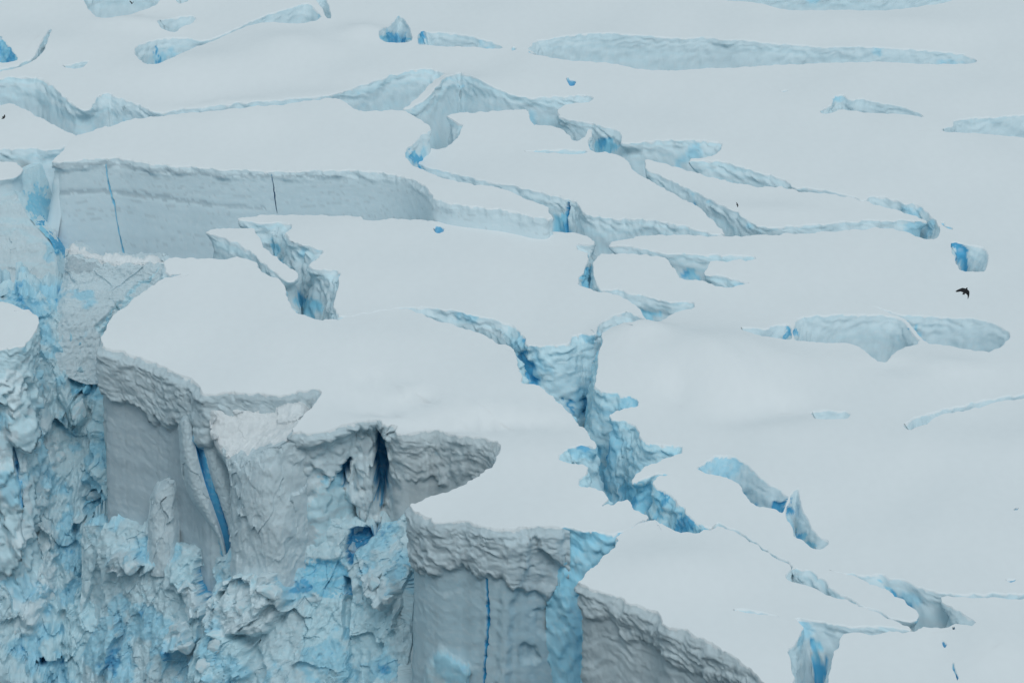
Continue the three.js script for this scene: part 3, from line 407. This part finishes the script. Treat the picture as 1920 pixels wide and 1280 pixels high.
block('ice_bastion', 'great near slab with smooth snow top and grey layered cliff front', 'ice cliff', [
  [308, 483], [350, 484], [400, 487], [430, 486], [448, 481], [460, 487], [487, 492], [482, 500], [490, 510], [515, 520], [530, 528], [533, 540], [540, 565], [545, 580], [590, 600], [640, 598], [700, 585], [765, 577], [790, 590], [830, 605], [860, 612], [890, 622], [920, 632], [930, 645], [955, 648], [965, 656, 9], [968, 680, 9], [978, 705, 9], [974, 717, 9], [1005, 720, 9], [1025, 735, 9], [1050, 755, 9], [1062, 770, 9], [1088, 795, 9], [1105, 815, 9], [1117, 836, 9], [1092, 832, 9], [1060, 840, 9], [1045, 858, 9], [1060, 868, 9], [1094, 870, 9], [1105, 880, 9], [1086, 898, 9], [1080, 911, 9], [1110, 915, 9], [1135, 918, 9], [1142, 935, 9], [1126, 951, 9], [1150, 945, 9], [1165, 936, 9], [1180, 938, 9], [1188, 955, 9], [1221, 969, 8], [1195, 979, 8], [1160, 998, 8], [1120, 996, 8], [1085, 992, 8],
  [1060, 986, 1], [1000, 987, 1], [960, 989, 1], [935, 992, 1], [905, 985, 1], [880, 976, 1], [850, 977, 1], [815, 978, 1], [805, 970, 1], [790, 962, 1], [775, 960, 1], [767, 947, 3],
  [770, 944, 3], [830, 925, 3], [880, 905, 3], [915, 880, 3], [938, 850, 4], [940, 832, 4], [915, 821, 4], [880, 818, 4], [855, 815, 4], [830, 806, 4], [790, 806, 4], [755, 814, 4], [742, 812, 4], [748, 800, 5], [738, 796, 5],
  [720, 798, 5], [712, 783, 5], [700, 785, 5], [680, 788, 5], [640, 797, 5], [610, 808, 5], [580, 814, 5], [565, 808, 5], [545, 811, 6], [556, 795, 6], [572, 775, 6], [590, 755, 6], [606, 735, 6], [600, 727, 6], [580, 728, 6], [540, 738, 6], [500, 740, 6], [450, 735, 6], [420, 731, 6], [405, 737, 6], [392, 740, 7],
  [380, 735, 7], [365, 715, 7], [345, 702, 7], [325, 695, 7], [300, 682, 7], [275, 672, 7], [250, 667, 7], [230, 658, 7], [192, 652, 10],
  [190, 635, 10], [197, 615, 10], [205, 600, 10], [215, 590, 10], [240, 570, 10], [255, 555, 10], [280, 540, 10], [300, 522], [345, 515], [312, 514]],
  { w: {
    0: { depth: 44, n: 38, blue: -0.3, roughness: 1.0, broken: 0.25 }, 10: { ...cliff, rows: 90, depth: 64, lean: -0.03, roughness: 0.8, name: 'shadowed_side' }, 9: { depth: 40, n: 38, base: C.pale, blue: -0.1, roughness: 1.0, broken: 0.35 },
    8: { depth: 70, rows: 120, base: mix3(C.pale, C.blue, 0.6), band: C.blue, lines: 0, blue: 0.1, broken: 0.3, roughness: 1.2, lean: 0.02, name: 'blue_recess', label: 'pale blue ice at the back of the blue slot' },
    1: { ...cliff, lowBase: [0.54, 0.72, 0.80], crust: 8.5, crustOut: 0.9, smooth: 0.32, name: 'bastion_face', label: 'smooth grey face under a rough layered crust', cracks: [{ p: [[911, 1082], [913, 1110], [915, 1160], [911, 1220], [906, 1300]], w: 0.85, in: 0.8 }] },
    3: { ...cliff, rows: 90, depth: 60, name: 'bay_side' },
    4: { ...cliff, crust: 7, crustOut: 0.5, base: mix3(C.grey, C.tan, 0.35), name: 'layered_bay', label: 'hollow of brownish grey layers' },
    5: { ...cliff, crust: 2.2, crustOut: 1.0, name: 'cave_face', label: 'broken face with a dark upright cleft' },
    6: { ...cliff, crust: 4, crustOut: 0.2, name: 'buttress_face', label: 'lumpy buttress below a layered lip' },
    7: { ...cliff, lowBase: [0.53, 0.64, 0.70], crust: 8, crustOut: 1.2, smooth: 0.34, name: 'layered_face', label: 'tall smooth grey face under dark wavy layers' },
  } });
block('ice_promontory', 'near slab with folded grey ice front at the lower middle', 'ice cliff', [
  [1222, 972], [1245, 985], [1270, 998], [1300, 1000], [1340, 991], [1350, 985], [1386, 1001], [1420, 1023], [1448, 1042], [1488, 1062], [1470, 1081], [1490, 1089], [1520, 1101], [1560, 1117], [1603, 1132], [1642, 1148], [1680, 1163], [1712, 1181], [1700, 1178], [1640, 1172], [1600, 1175], [1550, 1165], [1487, 1155], [1505, 1175], [1500, 1190], [1492, 1205], [1480, 1218], [1480, 1240], [1490, 1280], [1480, 1345],
  [1465, 1330, 1], [1440, 1282, 1], [1400, 1246, 1], [1345, 1210, 1], [1300, 1187, 1], [1285, 1178, 1], [1242, 1172, 1], [1240, 1150, 1], [1205, 1135, 1], [1178, 1130, 1], [1172, 1118, 1], [1130, 1112, 1], [1105, 1100, 1], [1083, 1094, 2], [1085, 1088, 2], [1100, 1075, 2], [1130, 1048, 2], [1160, 1018, 2], [1155, 1004, 2], [1180, 988, 2]],
  { w: { 0: { depth: 34, n: 26, blue: -0.25 }, 2: { depth: 66, rows: 60, base: C.pale, band: C.blue, blue: 0, lean: 0.0, name: 'blue_side' }, 1: { ...cliff, rows: 150, depth: 60, strata: 0.22, crust: 5, crustOut: 0.5, smooth: 0.5, base: mix3(C.grey, C.tan, 0.25), name: 'folded_face', label: 'folded layers of grey ice with dark seams' } } }, [cutB]);
for (const h of [cutB, cutM, cutT, ...cutR]) crevasse(h);

// ---------------------------------------------------------------- broken ice on the left
function patch(name, label, category, L, o) { // a body of ice from a lattice of points [px, py, z], turned back round its rim
  const nr = L.length, nc = L[0].length, cr = (a, b, c, d, t) => 0.5 * (2 * b + (c - a) * t + (2 * a - 5 * b + 4 * c - d) * t * t + (3 * b - a - 3 * c + d) * t * t * t);
  const P = L.map((r) => r.map(([x, y, z]) => { const v = atZ(x, y, z); return [v.x, v.y, v.z]; }));
  const S = (u, v) => { const a = Math.min(nc - 2, Math.floor(u * (nc - 1))), b = Math.min(nr - 2, Math.floor(v * (nr - 1))), fu = u * (nc - 1) - a, fv = v * (nr - 1) - b, out = []; const ci = (i) => Math.max(0, Math.min(nc - 1, i)), ri = (i) => Math.max(0, Math.min(nr - 1, i)); for (let k = 0; k < 3; k++) { const q = [-1, 0, 1, 2].map((dv) => { const r = P[ri(b + dv)]; return cr(r[ci(a - 1)][k], r[ci(a)][k], r[ci(a + 1)][k], r[ci(a + 2)][k], fu); }); out.push(cr(q[0], q[1], q[2], q[3], fv)); } return out; };
  const { nu, nv, amp = 1, back = 9 } = o, rim = 12, W = nu + 2 * rim, Hh = nv + 2 * rim, pos = new Float32Array((W + 1) * (Hh + 1) * 3), col = new Float32Array((W + 1) * (Hh + 1) * 3), uv = new Float32Array((W + 1) * (Hh + 1) * 2);
  for (let j = 0; j <= Hh; j++) for (let i = 0; i <= W; i++) {
    const u = Math.max(0, Math.min(1, (i - rim) / nu)), v = Math.max(0, Math.min(1, (j - rim) / nv)), e = 0.004;
    const p = S(u, v), a = S(Math.min(1, u + e), v), b = S(Math.max(0, u - e), v), c = S(u, Math.min(1, v + e)), d = S(u, Math.max(0, v - e));
    const tx = [a[0] - b[0], a[1] - b[1], a[2] - b[2]], ty = [c[0] - d[0], c[1] - d[1], c[2] - d[2]];
    let n = [tx[2] * ty[1] - tx[1] * ty[2], tx[0] * ty[2] - tx[2] * ty[0], tx[1] * ty[0] - tx[0] * ty[1]]; const l = Math.hypot(...n) || 1; n = n.map((q) => q / l); if (n[2] < 0) n = n.map((q) => -q); { const nl = Math.hypot(n[0] * 0.2, n[1] * 0.35, Math.max(0.4, n[2])); n = [n[0] * 0.2 / nl, n[1] * 0.35 / nl, Math.max(0.4, n[2]) / nl]; }
    const iu = Math.max(0, rim - i, i - rim - nu), iv = Math.max(0, rim - j, j - rim - nv), k = (j * (W + 1) + i) * 3, ru = (i < rim ? -1 : 1) * iu, bk = back * Math.pow(Math.max(iu, iv) / rim, 1.2);
    const [x, y] = p, z = p[2] - bk; const q = o.relief ? reliefAt(...project({ x, y, z }), o.relief) : [0, null, 0, 0];
    const ro = (o.broken ?? 0) + q[3], sx = x + 0.9 * n3(x / 4, y / 4, z / 4), sy = y + 0.9 * m3(x / 4, y / 4, z / 4), sc = o.grain ?? 1;
    let out = q[0] + amp * (1.2 * fbm3(x / 11, y / 16, z / 11, 3) + 0.55 * ridge3(x / 4.5, y / 7, z / 4.5, 4)) + ro * (4.2 * facets(sx / (6.5 * sc), sy / (17 * sc), z / (6.5 * sc)) + 0.8 * facets(sx / (2.6 * sc), sy / (5 * sc), z / (2.6 * sc) + 3) + 2.2 * ridge3(x / 8, y / 22, z / 8, 3) + 0.9 * fbm3(x / 2.4, y / 3.2, z / 2.4, 4)) + (o.grainy ?? 0.12) * fbm3(x / 0.9, y / 0.9, z / 0.9, 2);
    const ed = o.edges ?? [1, 1], ew = o.edgeWide ?? 0.16; out -= (o.edge ?? 1.2) * (ed[0] * Math.pow(1 - sstep(0, ew, u), 2) + ed[1] * Math.pow(1 - sstep(0, ew, 1 - u), 2));
    if (o.strata) out += o.strata * n2((y + 0.6 * n3(x / 9, y / 7, z / 9)) * 0.9, x / 30);
    const ri = Math.min(1, Math.max(iu, iv) / 3); if (ri > 0) { const sd = iu >= iv ? [i < rim ? -1 : 1, 0, 0] : [0, j < rim ? 1 : -1, 0]; n = [lerp(n[0], sd[0], ri), lerp(n[1], sd[1], ri), lerp(n[2], sd[2], ri)]; }
    pos[k] = x + n[0] * out; pos[k + 1] = y + n[1] * out; pos[k + 2] = z + n[2] * out;
    uv[(j * (W + 1) + i) * 2] = x / 5; uv[(j * (W + 1) + i) * 2 + 1] = (y - z * 0.5) / 5;
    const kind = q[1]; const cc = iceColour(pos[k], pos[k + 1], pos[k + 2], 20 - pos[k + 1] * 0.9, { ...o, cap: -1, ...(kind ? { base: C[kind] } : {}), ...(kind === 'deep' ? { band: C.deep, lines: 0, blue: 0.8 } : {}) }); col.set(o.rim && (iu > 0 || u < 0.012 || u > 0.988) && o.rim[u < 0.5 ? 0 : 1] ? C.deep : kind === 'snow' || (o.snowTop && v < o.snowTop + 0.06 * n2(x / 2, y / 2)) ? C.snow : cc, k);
  }
  const ind = []; for (let j = 0; j < Hh; j++) for (let i = 0; i < W; i++) { const a = j * (W + 1) + i, b = a + 1, c = a + W + 1, d = c + 1; ind.push(a, c, b, b, c, d); }
  const g = new THREE.BufferGeometry(); g.setAttribute('position', new THREE.BufferAttribute(pos, 3)); g.setAttribute('color', new THREE.BufferAttribute(col, 3)); g.setAttribute('uv', new THREE.BufferAttribute(uv, 2)); g.setIndex(ind); const gc = toCreasedNormals(g, 0.9);
  const m = mesh(name, gc, M.rough, scene); return tag(m, label, category, o.group, o.kind);
}
patch('ice_slab_face', 'pale blue leaning ice slab at the left edge', 'ice slab', [
  [[-330, 325, -77], [-60, 328, -77], [-10, 332, -76.5], [16, 333, -77]],
  [[-330, 420, -68], [-60, 425, -67], [10, 420, -67], [54, 406, -68]],
  [[-330, 500, -60], [-60, 500, -59], [40, 490, -58], [100, 468, -59]],
  [[-330, 600, -50], [-60, 600, -48], [40, 590, -47], [112, 570, -49]]], { nu: 150, nv: 130, amp: 0.5, broken: 0.08, base: mix3(C.firn, C.grey, 0.5), band: C.pale, blue: -0.35, lines: 0.5, edge: 0.5, edgeWide: 0.05 });
patch('blue_ice_wall', 'smooth ice flank turning deep blue in the gap beside the tall terrace front', 'ice wall', [
  [[10, 328, -77.6], [50, 316, -84], [100, 298, -92]],
  [[50, 403, -68.6], [82, 392, -78], [112, 380, -90]],
  [[97, 466, -59.6], [120, 468, -70], [140, 470, -84]],
  [[108, 545, -51], [132, 540, -62], [155, 540, -76]]], { nu: 60, nv: 110, amp: 0.3, base: mix3(C.firn, C.pale, 0.5), band: C.pale, blue: -0.3, lines: 0, back: 3, edge: 0, relief: [
  relief([[40, 355], [85, 350], [100, 400], [120, 440], [150, 480], [100, 490], [70, 440]], { out: -0.2, soft: 22, wob: 10, kind: 'blue' }), relief([[66, 405], [92, 410], [112, 440], [146, 480], [100, 480], [82, 445]], { out: -0.4, soft: 14, wob: 10, kind: 'deep' })] });
block('snow_ridge', 'thin white snow crest on top of the leaning slab, left edge', 'snow crest', [[-330, 302], [0, 303], [26, 302], [36, 309], [42, 320], [18, 335], [0, 334], [-330, 330]], { w: { 0: { depth: 14, n: 12 } } });
patch('ice_pyramid', 'grey ice pyramid with layered top behind the great near slab', 'ice serac', [
  [[121, 467, -37], [150, 472, -37], [190, 489, -37], [245, 494, -36], [312, 490, -35]],
  [[114, 520, -33], [150, 522, -32], [185, 535, -32], [245, 535, -32], [330, 518, -32]],
  [[92, 580, -28], [135, 590, -25], [180, 600, -24], [225, 590, -25], [300, 560, -30]],
  [[40, 690, -22], [105, 700, -18], [170, 720, -18], [230, 700, -20], [300, 640, -26]]], { nu: 170, nv: 170, amp: 0.8, broken: 0.14, grainy: 0.3, base: mix3(C.grey, C.firn, 0.3), band: C.grey, line: C.dust, blue: -0.4, strata: 0.12, back: 6, relief: [relief([[118, 462], [150, 466], [190, 483], [245, 488], [312, 484], [314, 494], [245, 500], [190, 496], [150, 479], [120, 472]], { out: 0.2, soft: 4, kind: 'snow' }), relief([[122, 476], [160, 486], [195, 505], [150, 512], [118, 515]], { out: 0, soft: 5, kind: 'seam' }), relief([[300, 500], [270, 535], [215, 585], [190, 640], [180, 620], [205, 580], [250, 535]], { out: -1.2, soft: 8, wob: 9, kind: 'pale', rough: 0.5 })] });
// ---------------------------------------------------------------- seracs leaning on the cliff and the broken ice at its foot
patch('ice_buttress', 'rough grey ice buttress between the blue crack and the cave', 'ice serac', [
  [[390, 768, 21], [450, 772, 21], [520, 775, 21], [575, 780, 25]],
  [[398, 830, 24], [450, 840, 26], [500, 832, 29], [572, 818, 33.2]],
  [[424, 885, 27], [455, 874, 31], [505, 860, 34], [582, 836, 33.5]],
  [[428, 960, 29], [470, 960, 35], [520, 960, 37], [592, 950, 33]],
  [[430, 1040, 31], [475, 1050, 36], [520, 1050, 38], [590, 1040, 33.5]],
  [[430, 1120, 33], [475, 1130, 38], [520, 1130, 39], [590, 1120, 35]]], { nu: 120, nv: 170, amp: 0.7, broken: 0.22, base: C.grey, band: mix3(C.grey, C.firn, 0.5), line: C.dust, lines: 0.5, blue: -0.5, snowTop: 0.26, back: 8 });
patch('ice_pinnacle', 'tall grey ice blade left of the long blue crack', 'ice serac', [
  [[330, 800, 17.1], [347, 788, 18.6], [361, 805, 18.1]], [[333, 850, 18.1], [352, 850, 20.1], [369, 850, 19.6]], [[340, 905, 18.6], [364, 905, 21.1], [384, 905, 20.6]],
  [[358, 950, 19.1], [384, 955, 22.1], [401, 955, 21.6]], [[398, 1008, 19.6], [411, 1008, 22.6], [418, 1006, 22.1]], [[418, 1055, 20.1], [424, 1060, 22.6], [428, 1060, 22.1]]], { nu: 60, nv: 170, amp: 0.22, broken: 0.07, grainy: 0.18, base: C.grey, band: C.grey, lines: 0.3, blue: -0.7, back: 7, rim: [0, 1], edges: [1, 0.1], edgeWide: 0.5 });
patch('ice_pinnacle', 'grey ice blade right of the long blue crack', 'ice serac', [
  [[375, 800, 18.2], [388, 806, 18.7], [408, 830, 19.2]], [[383, 850, 19.7], [396, 852, 20.7], [428, 885, 22.2]], [[399, 905, 20.7], [410, 905, 22.7], [436, 930, 24.2]],
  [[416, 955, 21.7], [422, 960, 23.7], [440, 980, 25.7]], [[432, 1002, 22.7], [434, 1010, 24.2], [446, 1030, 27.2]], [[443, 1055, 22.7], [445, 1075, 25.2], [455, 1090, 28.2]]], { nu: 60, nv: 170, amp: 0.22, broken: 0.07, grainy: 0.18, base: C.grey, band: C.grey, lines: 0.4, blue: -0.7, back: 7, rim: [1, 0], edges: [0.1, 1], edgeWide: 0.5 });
patch('ice_tooth', 'small smooth ice tooth at the foot of the tall grey face', 'ice serac', [
  [[277, 938, 11.3], [305, 917, 12.8], [330, 903, 12.3]], [[276, 965, 12.3], [305, 960, 14.3], [336, 945, 12.8]], [[275, 1010, 13.3], [305, 1010, 15.8], [337, 1000, 13.8]], [[272, 1075, 14.3], [305, 1080, 16.8], [335, 1075, 15.3]]], { nu: 70, nv: 100, amp: 0.4, broken: 0.28, base: C.grey, band: mix3(C.grey, C.firn, 0.6), lines: 0.2, blue: -0.6, back: 6, edgeWide: 0.4 });
const apronRelief = [
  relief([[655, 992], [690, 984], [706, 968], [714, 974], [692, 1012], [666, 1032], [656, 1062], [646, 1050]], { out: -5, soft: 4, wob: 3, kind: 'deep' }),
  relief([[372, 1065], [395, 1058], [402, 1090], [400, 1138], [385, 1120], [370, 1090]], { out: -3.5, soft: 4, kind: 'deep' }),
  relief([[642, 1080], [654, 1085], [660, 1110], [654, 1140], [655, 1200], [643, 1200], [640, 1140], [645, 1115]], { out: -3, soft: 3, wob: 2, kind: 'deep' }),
  relief([[330, 1045], [375, 1040], [372, 1090], [352, 1110], [325, 1090]], { out: 2, soft: 6, kind: 'pale' }),
  relief([[203, 1050], [225, 1028], [268, 1030], [275, 1055], [240, 1075], [215, 1068]], { out: 3.0, soft: 5, rough: 0.3, kind: 'grey' }),
  relief([[400, 1130], [425, 1090], [470, 1068], [530, 1072], [550, 1120], [520, 1170], [490, 1190], [430, 1190], [395, 1170]], { out: 3.4, soft: 9, round: 2, rough: 0.45, kind: 'firn' }),
  relief([[310, 1200], [340, 1160], [360, 1170], [368, 1200], [345, 1240], [320, 1240]], { out: 3, soft: 6, rough: 0.3, kind: 'firn' }),
  relief([[360, 1240], [390, 1190], [430, 1175], [470, 1200], [475, 1260], [440, 1330], [370, 1330]], { out: 3.5, soft: 10, round: 2, rough: 0.4, kind: 'pale' }),
  relief([[670, 1075], [740, 1060], [752, 1120], [725, 1145], [690, 1120]], { out: 3, soft: 8, rough: 0.4, kind: 'firn' }),
  relief([[560, 1050], [640, 1050], [660, 1090], [640, 1130], [600, 1120], [570, 1090]], { out: -1.8, soft: 14, kind: 'blue' }),
  relief([[575, 1130], [640, 1110], [735, 1150], [740, 1330], [580, 1330], [560, 1220]], { out: -0.8, soft: 16, kind: 'pale' }),
  relief([[340, 1095], [362, 1085], [385, 1125], [392, 1150], [360, 1165]], { out: 2.5, soft: 5, kind: 'firn' }),
];
const apron = patch('ice_rubble_apron', 'tumbled white and blue ice at the foot of the great near cliff', 'ice rubble', [
  [[150, 990, 3], [235, 985, 7], [300, 1005, 12], [380, 1035, 18], [450, 1050, 27], [540, 1010, 31], [610, 975, 32], [680, 985, 34], [770, 970, 38]],
  [[150, 1080, 4], [235, 1075, 10.5], [300, 1085, 15.5], [380, 1100, 21.5], [450, 1110, 31], [540, 1090, 36], [610, 1070, 37], [680, 1070, 39], [770, 1060, 44]],
  [[150, 1180, 6], [235, 1175, 14], [300, 1180, 19.5], [380, 1190, 26], [450, 1195, 36], [540, 1180, 41], [610, 1170, 42], [680, 1170, 44], [770, 1160, 50]],
  [[150, 1280, 9], [235, 1280, 18], [300, 1280, 24], [380, 1285, 31], [450, 1285, 41], [540, 1280, 46], [610, 1280, 47], [680, 1280, 49], [770, 1280, 56]],
  [[150, 1420, 14], [235, 1420, 24], [300, 1420, 30], [380, 1420, 37], [450, 1420, 48], [540, 1420, 53], [610, 1420, 54], [680, 1420, 56], [770, 1420, 62]]],
  { nu: 330, nv: 260, amp: 0.9, broken: 0.55, relief: apronRelief, base: mix3(C.pale, C.grey, 0.5), band: C.pale, lines: 0.2, blue: -0.08, back: 12 });
const slopeRelief = [
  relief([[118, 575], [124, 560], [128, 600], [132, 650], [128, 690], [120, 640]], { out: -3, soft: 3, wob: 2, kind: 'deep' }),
  relief([[125, 760], [150, 740], [165, 770], [155, 800], [130, 800]], { out: 3, soft: 5, kind: 'pale' }),
  relief([[130, 700], [180, 690], [195, 720], [160, 745], [135, 735]], { out: -2.5, soft: 8, kind: 'blue' }),
  relief([[185, 720], [200, 700], [215, 900], [190, 960], [160, 900], [165, 800]], { out: 1.5, soft: 8, kind: 'pale' }),
  relief([[120, 1140], [160, 1090], [200, 1060], [215, 1120], [210, 1330], [120, 1330]], { out: 3.5, soft: 10, kind: 'pale', round: 1 }),
  relief([[107, 1100], [118, 1150], [128, 1215], [120, 1330], [60, 1330], [72, 1220], [92, 1150]], { out: 2.6, soft: 12, round: 1.2, kind: 'pale' }),
  relief([[78, 955], [110, 1000], [104, 1090], [70, 1170], [35, 1200], [30, 1110], [55, 1020]], { out: 1.8, soft: 14, round: 1.2, kind: 'firn' }),
  relief([[150, 985], [190, 960], [196, 1040], [150, 1090], [120, 1100], [130, 1030]], { out: 1.4, soft: 12, round: 0.8 }),
  relief([[50, 760], [90, 740], [110, 860], [90, 960], [55, 940], [40, 850]], { out: 2.0, soft: 14, round: 1.2, kind: 'firn' }),
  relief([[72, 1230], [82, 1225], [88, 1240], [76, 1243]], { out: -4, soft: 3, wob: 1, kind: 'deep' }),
  relief([[155, 930], [185, 915], [190, 960], [170, 970]], { out: -2.5, soft: 5, kind: 'blue' }),
];
const slope = patch('broken_ice_slope', 'steep slope of shattered blue ice at the left below the pyramid', 'ice slope', [
  [[-330, 540, -26], [-120, 545, -26], [0, 548, -26], [70, 560, -28], [130, 560, -30], [190, 580, -30], [270, 600, -30]],
  [[-330, 700, -16], [-120, 700, -15], [0, 700, -15], [70, 700, -16], [130, 710, -20], [190, 720, -18], [270, 740, -22]],
  [[-330, 860, -9], [-120, 860, -9], [0, 860, -9], [70, 860, -10], [130, 860, -13], [190, 870, -10], [270, 880, -15]],
  [[-330, 1020, -3], [-120, 1020, -3], [0, 1020, -3], [70, 1020, -5], [130, 1020, -8], [190, 1030, -5], [270, 1040, -8]],
  [[-330, 1180, 4], [-120, 1180, 4], [0, 1180, 3], [70, 1180, 2], [130, 1180, 0], [190, 1180, 2], [270, 1200, -2]],
  [[-330, 1420, 13], [-120, 1420, 13], [0, 1420, 12], [70, 1420, 11], [130, 1420, 9], [190, 1420, 11], [270, 1420, 6]]],
  { nu: 300, nv: 330, amp: 1.3, broken: 0.85, relief: slopeRelief, base: mix3(C.pale, C.grey, 0.4), band: C.pale, lines: 0.2, blue: -0.08, back: 12 });
block('ice_ledge', 'smooth snow topped ledge at the left edge above the blue slope', 'ice ledge', [[-330, 545], [-100, 552], [0, 564], [30, 575], [58, 582, 1], [73, 600, 1], [70, 612, 1], [60, 632, 1], [40, 648, 1], [0, 655, 1], [-330, 680]],
  { w: { 0: { depth: 12, n: 12, lean: 0, blue: -0.1 }, 1: { depth: 66, rows: 150, mat: M.wall, roughness: 0.9, relief: [relief([[30, 830], [38, 860], [42, 920], [38, 960], [33, 900]], { out: -2, soft: 2, wob: 2, kind: 'deep' })], shape: (px, py, d, x, y, z) => { const n = fbm3(x / 9, y / 12, z / 9, 3); return [sstep(2, 12, d) * 1.0, 0.8 * sstep(1, 8, d), d < 3 ? null : n > 0.1 ? 'firn' : n < -0.3 ? 'grey' : null]; }, base: mix3(C.pale, C.grey, 0.3), band: C.pale, blue: -0.1, lean: -0.02, name: 'shattered_face' } } });

// loose chunks of ice lying on the rubble and on the slope
function chunkGeo(seed) { const g = mergeVertices(new THREE.IcosahedronGeometry(1, 4).deleteAttribute('uv').deleteAttribute('normal')), p = g.attributes.position, r = rng(seed), cuts = [...Array(16)].map(() => { const v = new THREE.Vector3(r() - 0.5, r() - 0.5, r() - 0.5).normalize(); return [v, 0.45 + 0.32 * r()]; });
  const v = new THREE.Vector3(), col = []; for (let i = 0; i < p.count; i++) { v.fromBufferAttribute(p, i); let k = 1; for (const [n, d] of cuts) { const q = v.dot(n); if (q > d) k = Math.min(k, d / q); } k *= 1 + 0.03 * n3(v.x * 2 + seed, v.y * 2, v.z * 2) + 0.02 * n3(v.x * 6, v.y * 6 + seed, v.z * 6); v.multiplyScalar(k); p.setXYZ(i, v.x * 1.1, v.y * 0.8, v.z); const c = mix3(C.firn, C.pale, sstep(0, 0.6, n3(v.x * 1.5, v.y * 1.5, v.z * 1.5 + seed))); col.push(...c); }
  g.setAttribute('color', new THREE.Float32BufferAttribute(col, 3)); g.setAttribute('uv', new THREE.Float32BufferAttribute(new Float32Array(p.count * 2).map((_, i) => p.array[((i / 2) | 0) * 3 + (i % 2)] * 0.4), 2)); const f = g.toNonIndexed(); f.computeVertexNormals(); return f; }
const chunkShapes = [1, 2, 3, 4, 5].map((k) => chunkGeo(k * 17)), rc = rng(909);
function restOn(m, px, py) { const p = m.geometry.attributes.position, v = new THREE.Vector3(); let best = 1e9, b = null; for (let i = 0; i < p.count; i += 1) { v.fromBufferAttribute(p, i); const q = project(v), e = Math.hypot(q[0] - px, q[1] - py) - v.z * 0.12; if (Math.hypot(q[0] - px, q[1] - py) < 9 && e < best) { best = e; b = v.clone(); } } return b; }
function chunks(m, list, label, group) { list.forEach(([px, py, s], i) => { const b = restOn(m, px, py); if (!b) return; const c = mesh('ice_chunk', chunkShapes[(i * 3 + (list.length % 5)) % 5], M.rough, scene); c.position.copy(b); c.scale.setScalar(s); c.rotation.set(rc() * 6, rc() * 6, rc() * 6); tag(c, label, 'ice chunk', group); }); }
chunks(apron, [[335, 1178, 2.2], [348, 1215, 1.8], [440, 1098, 2.0], [475, 1085, 1.7], [505, 1110, 2.2], [455, 1140, 1.6], [402, 1215, 1.6], [250, 1062, 1.8], [700, 1090, 1.9], [725, 1125, 1.5], [360, 1105, 1.6], [385, 1250, 1.8]], 'pale ice chunk lying in the tumbled ice at the cliff foot', 'ice chunks at the cliff foot');
chunks(slope, [[148, 768, 2.3], [95, 1120, 1.7], [178, 930, 1.6], [110, 860, 1.5]], 'pale ice chunk caught on the shattered blue slope, left', 'ice chunks on the blue slope');

// ---------------------------------------------------------------- birds gliding in front of the glacier
function birdGeo(lw, rw, head) { // body turned on a lathe, two thick tapering wings and a tail, grown together
  const parts = []; const prof = [[0.001, -0.34], [0.03, -0.31], [0.055, -0.2], [0.085, -0.05], [0.085, 0.08], [0.06, 0.18], [0.05, 0.215], [0.058, 0.25], [0.045, 0.29], [0.001, 0.315]].map((p) => new THREE.Vector2(...p));
  const b = new THREE.LatheGeometry(prof, 12); b.rotateZ(-Math.PI / 2); parts.push(b);
  const wing = (sgn, ang) => { const g = new THREE.BoxGeometry(1, 1, 1, 6, 2, 14), p = g.attributes.position; for (let i = 0; i < p.count; i++) { const cx = p.getX(i) + 0.5, cy = p.getY(i), t = p.getZ(i) + 0.5; const chord = 0.4 * (1 - 0.15 * t) * Math.sqrt(Math.max(0.02, 1 - Math.pow(t, 3.2))), th = 0.05 * (1 - 0.75 * t) * (1 - Math.abs(cx - 0.6)), span = t * 0.7, a = ang * (0.6 + 0.6 * t); const sweep = t < 0.42 ? 0.10 * t : 0.042 - 0.42 * (t - 0.42); p.setXYZ(i, 0.06 + sweep + (cx - 0.72) * chord, cy * th + 0.03 + Math.sin(a) * span, sgn * (0.03 + Math.cos(a) * span)); } return g; };
  parts.push(wing(-1, lw), wing(1, rw));
  const tail = new THREE.BoxGeometry(0.16, 0.014, 0.16, 3, 1, 3); const q = tail.attributes.position; for (let i = 0; i < q.count; i++) q.setZ(i, q.getZ(i) * (1 - 1.6 * (q.getX(i)))); tail.translate(-0.3, 0, 0); parts.push(tail);
  const g = mergeGeometries(parts.map((x) => { const y = x.toNonIndexed(); return y; })); g.computeVertexNormals(); return g;
}
function bird(label, px, py, z, rot, s, lw, rw) {
  const root = groupAt('seabird', atZ(px, py, z)); root.rotation.set(...rot); root.scale.setScalar(s); tag(root, label, 'bird', 'dark birds flying over the glacier');
  mesh('body', birdGeo(lw, rw), M.bird, root); const k = new THREE.ConeGeometry(0.014, 0.06, 8); k.rotateZ(-Math.PI / 2); k.translate(0.335, 0.005, 0); mesh('beak', k, M.beak, root); return root;
}
bird('large black bird flying below the deep blue slot, right side', 1811, 545, 240, [0.25, 1.05, 0.35], 1.45, -0.2, -1.1);
bird('dark bird at the upper edge, left of the humps', 247, 6, 150, [0.1, 1.2, 0.1], 0.62, 0.8, 0.7);
bird('dark bird at the left edge above the snow hump', 6, 220, 150, [0.5, -0.4, -0.5], 0.6, 0.1, 0.1);
bird('small far bird over the narrow wedge of snow', 1383, 384, 40, [0.6, 0.3, -0.4], 0.6, 0.3, -0.2);

renderer.render(scene, camera);
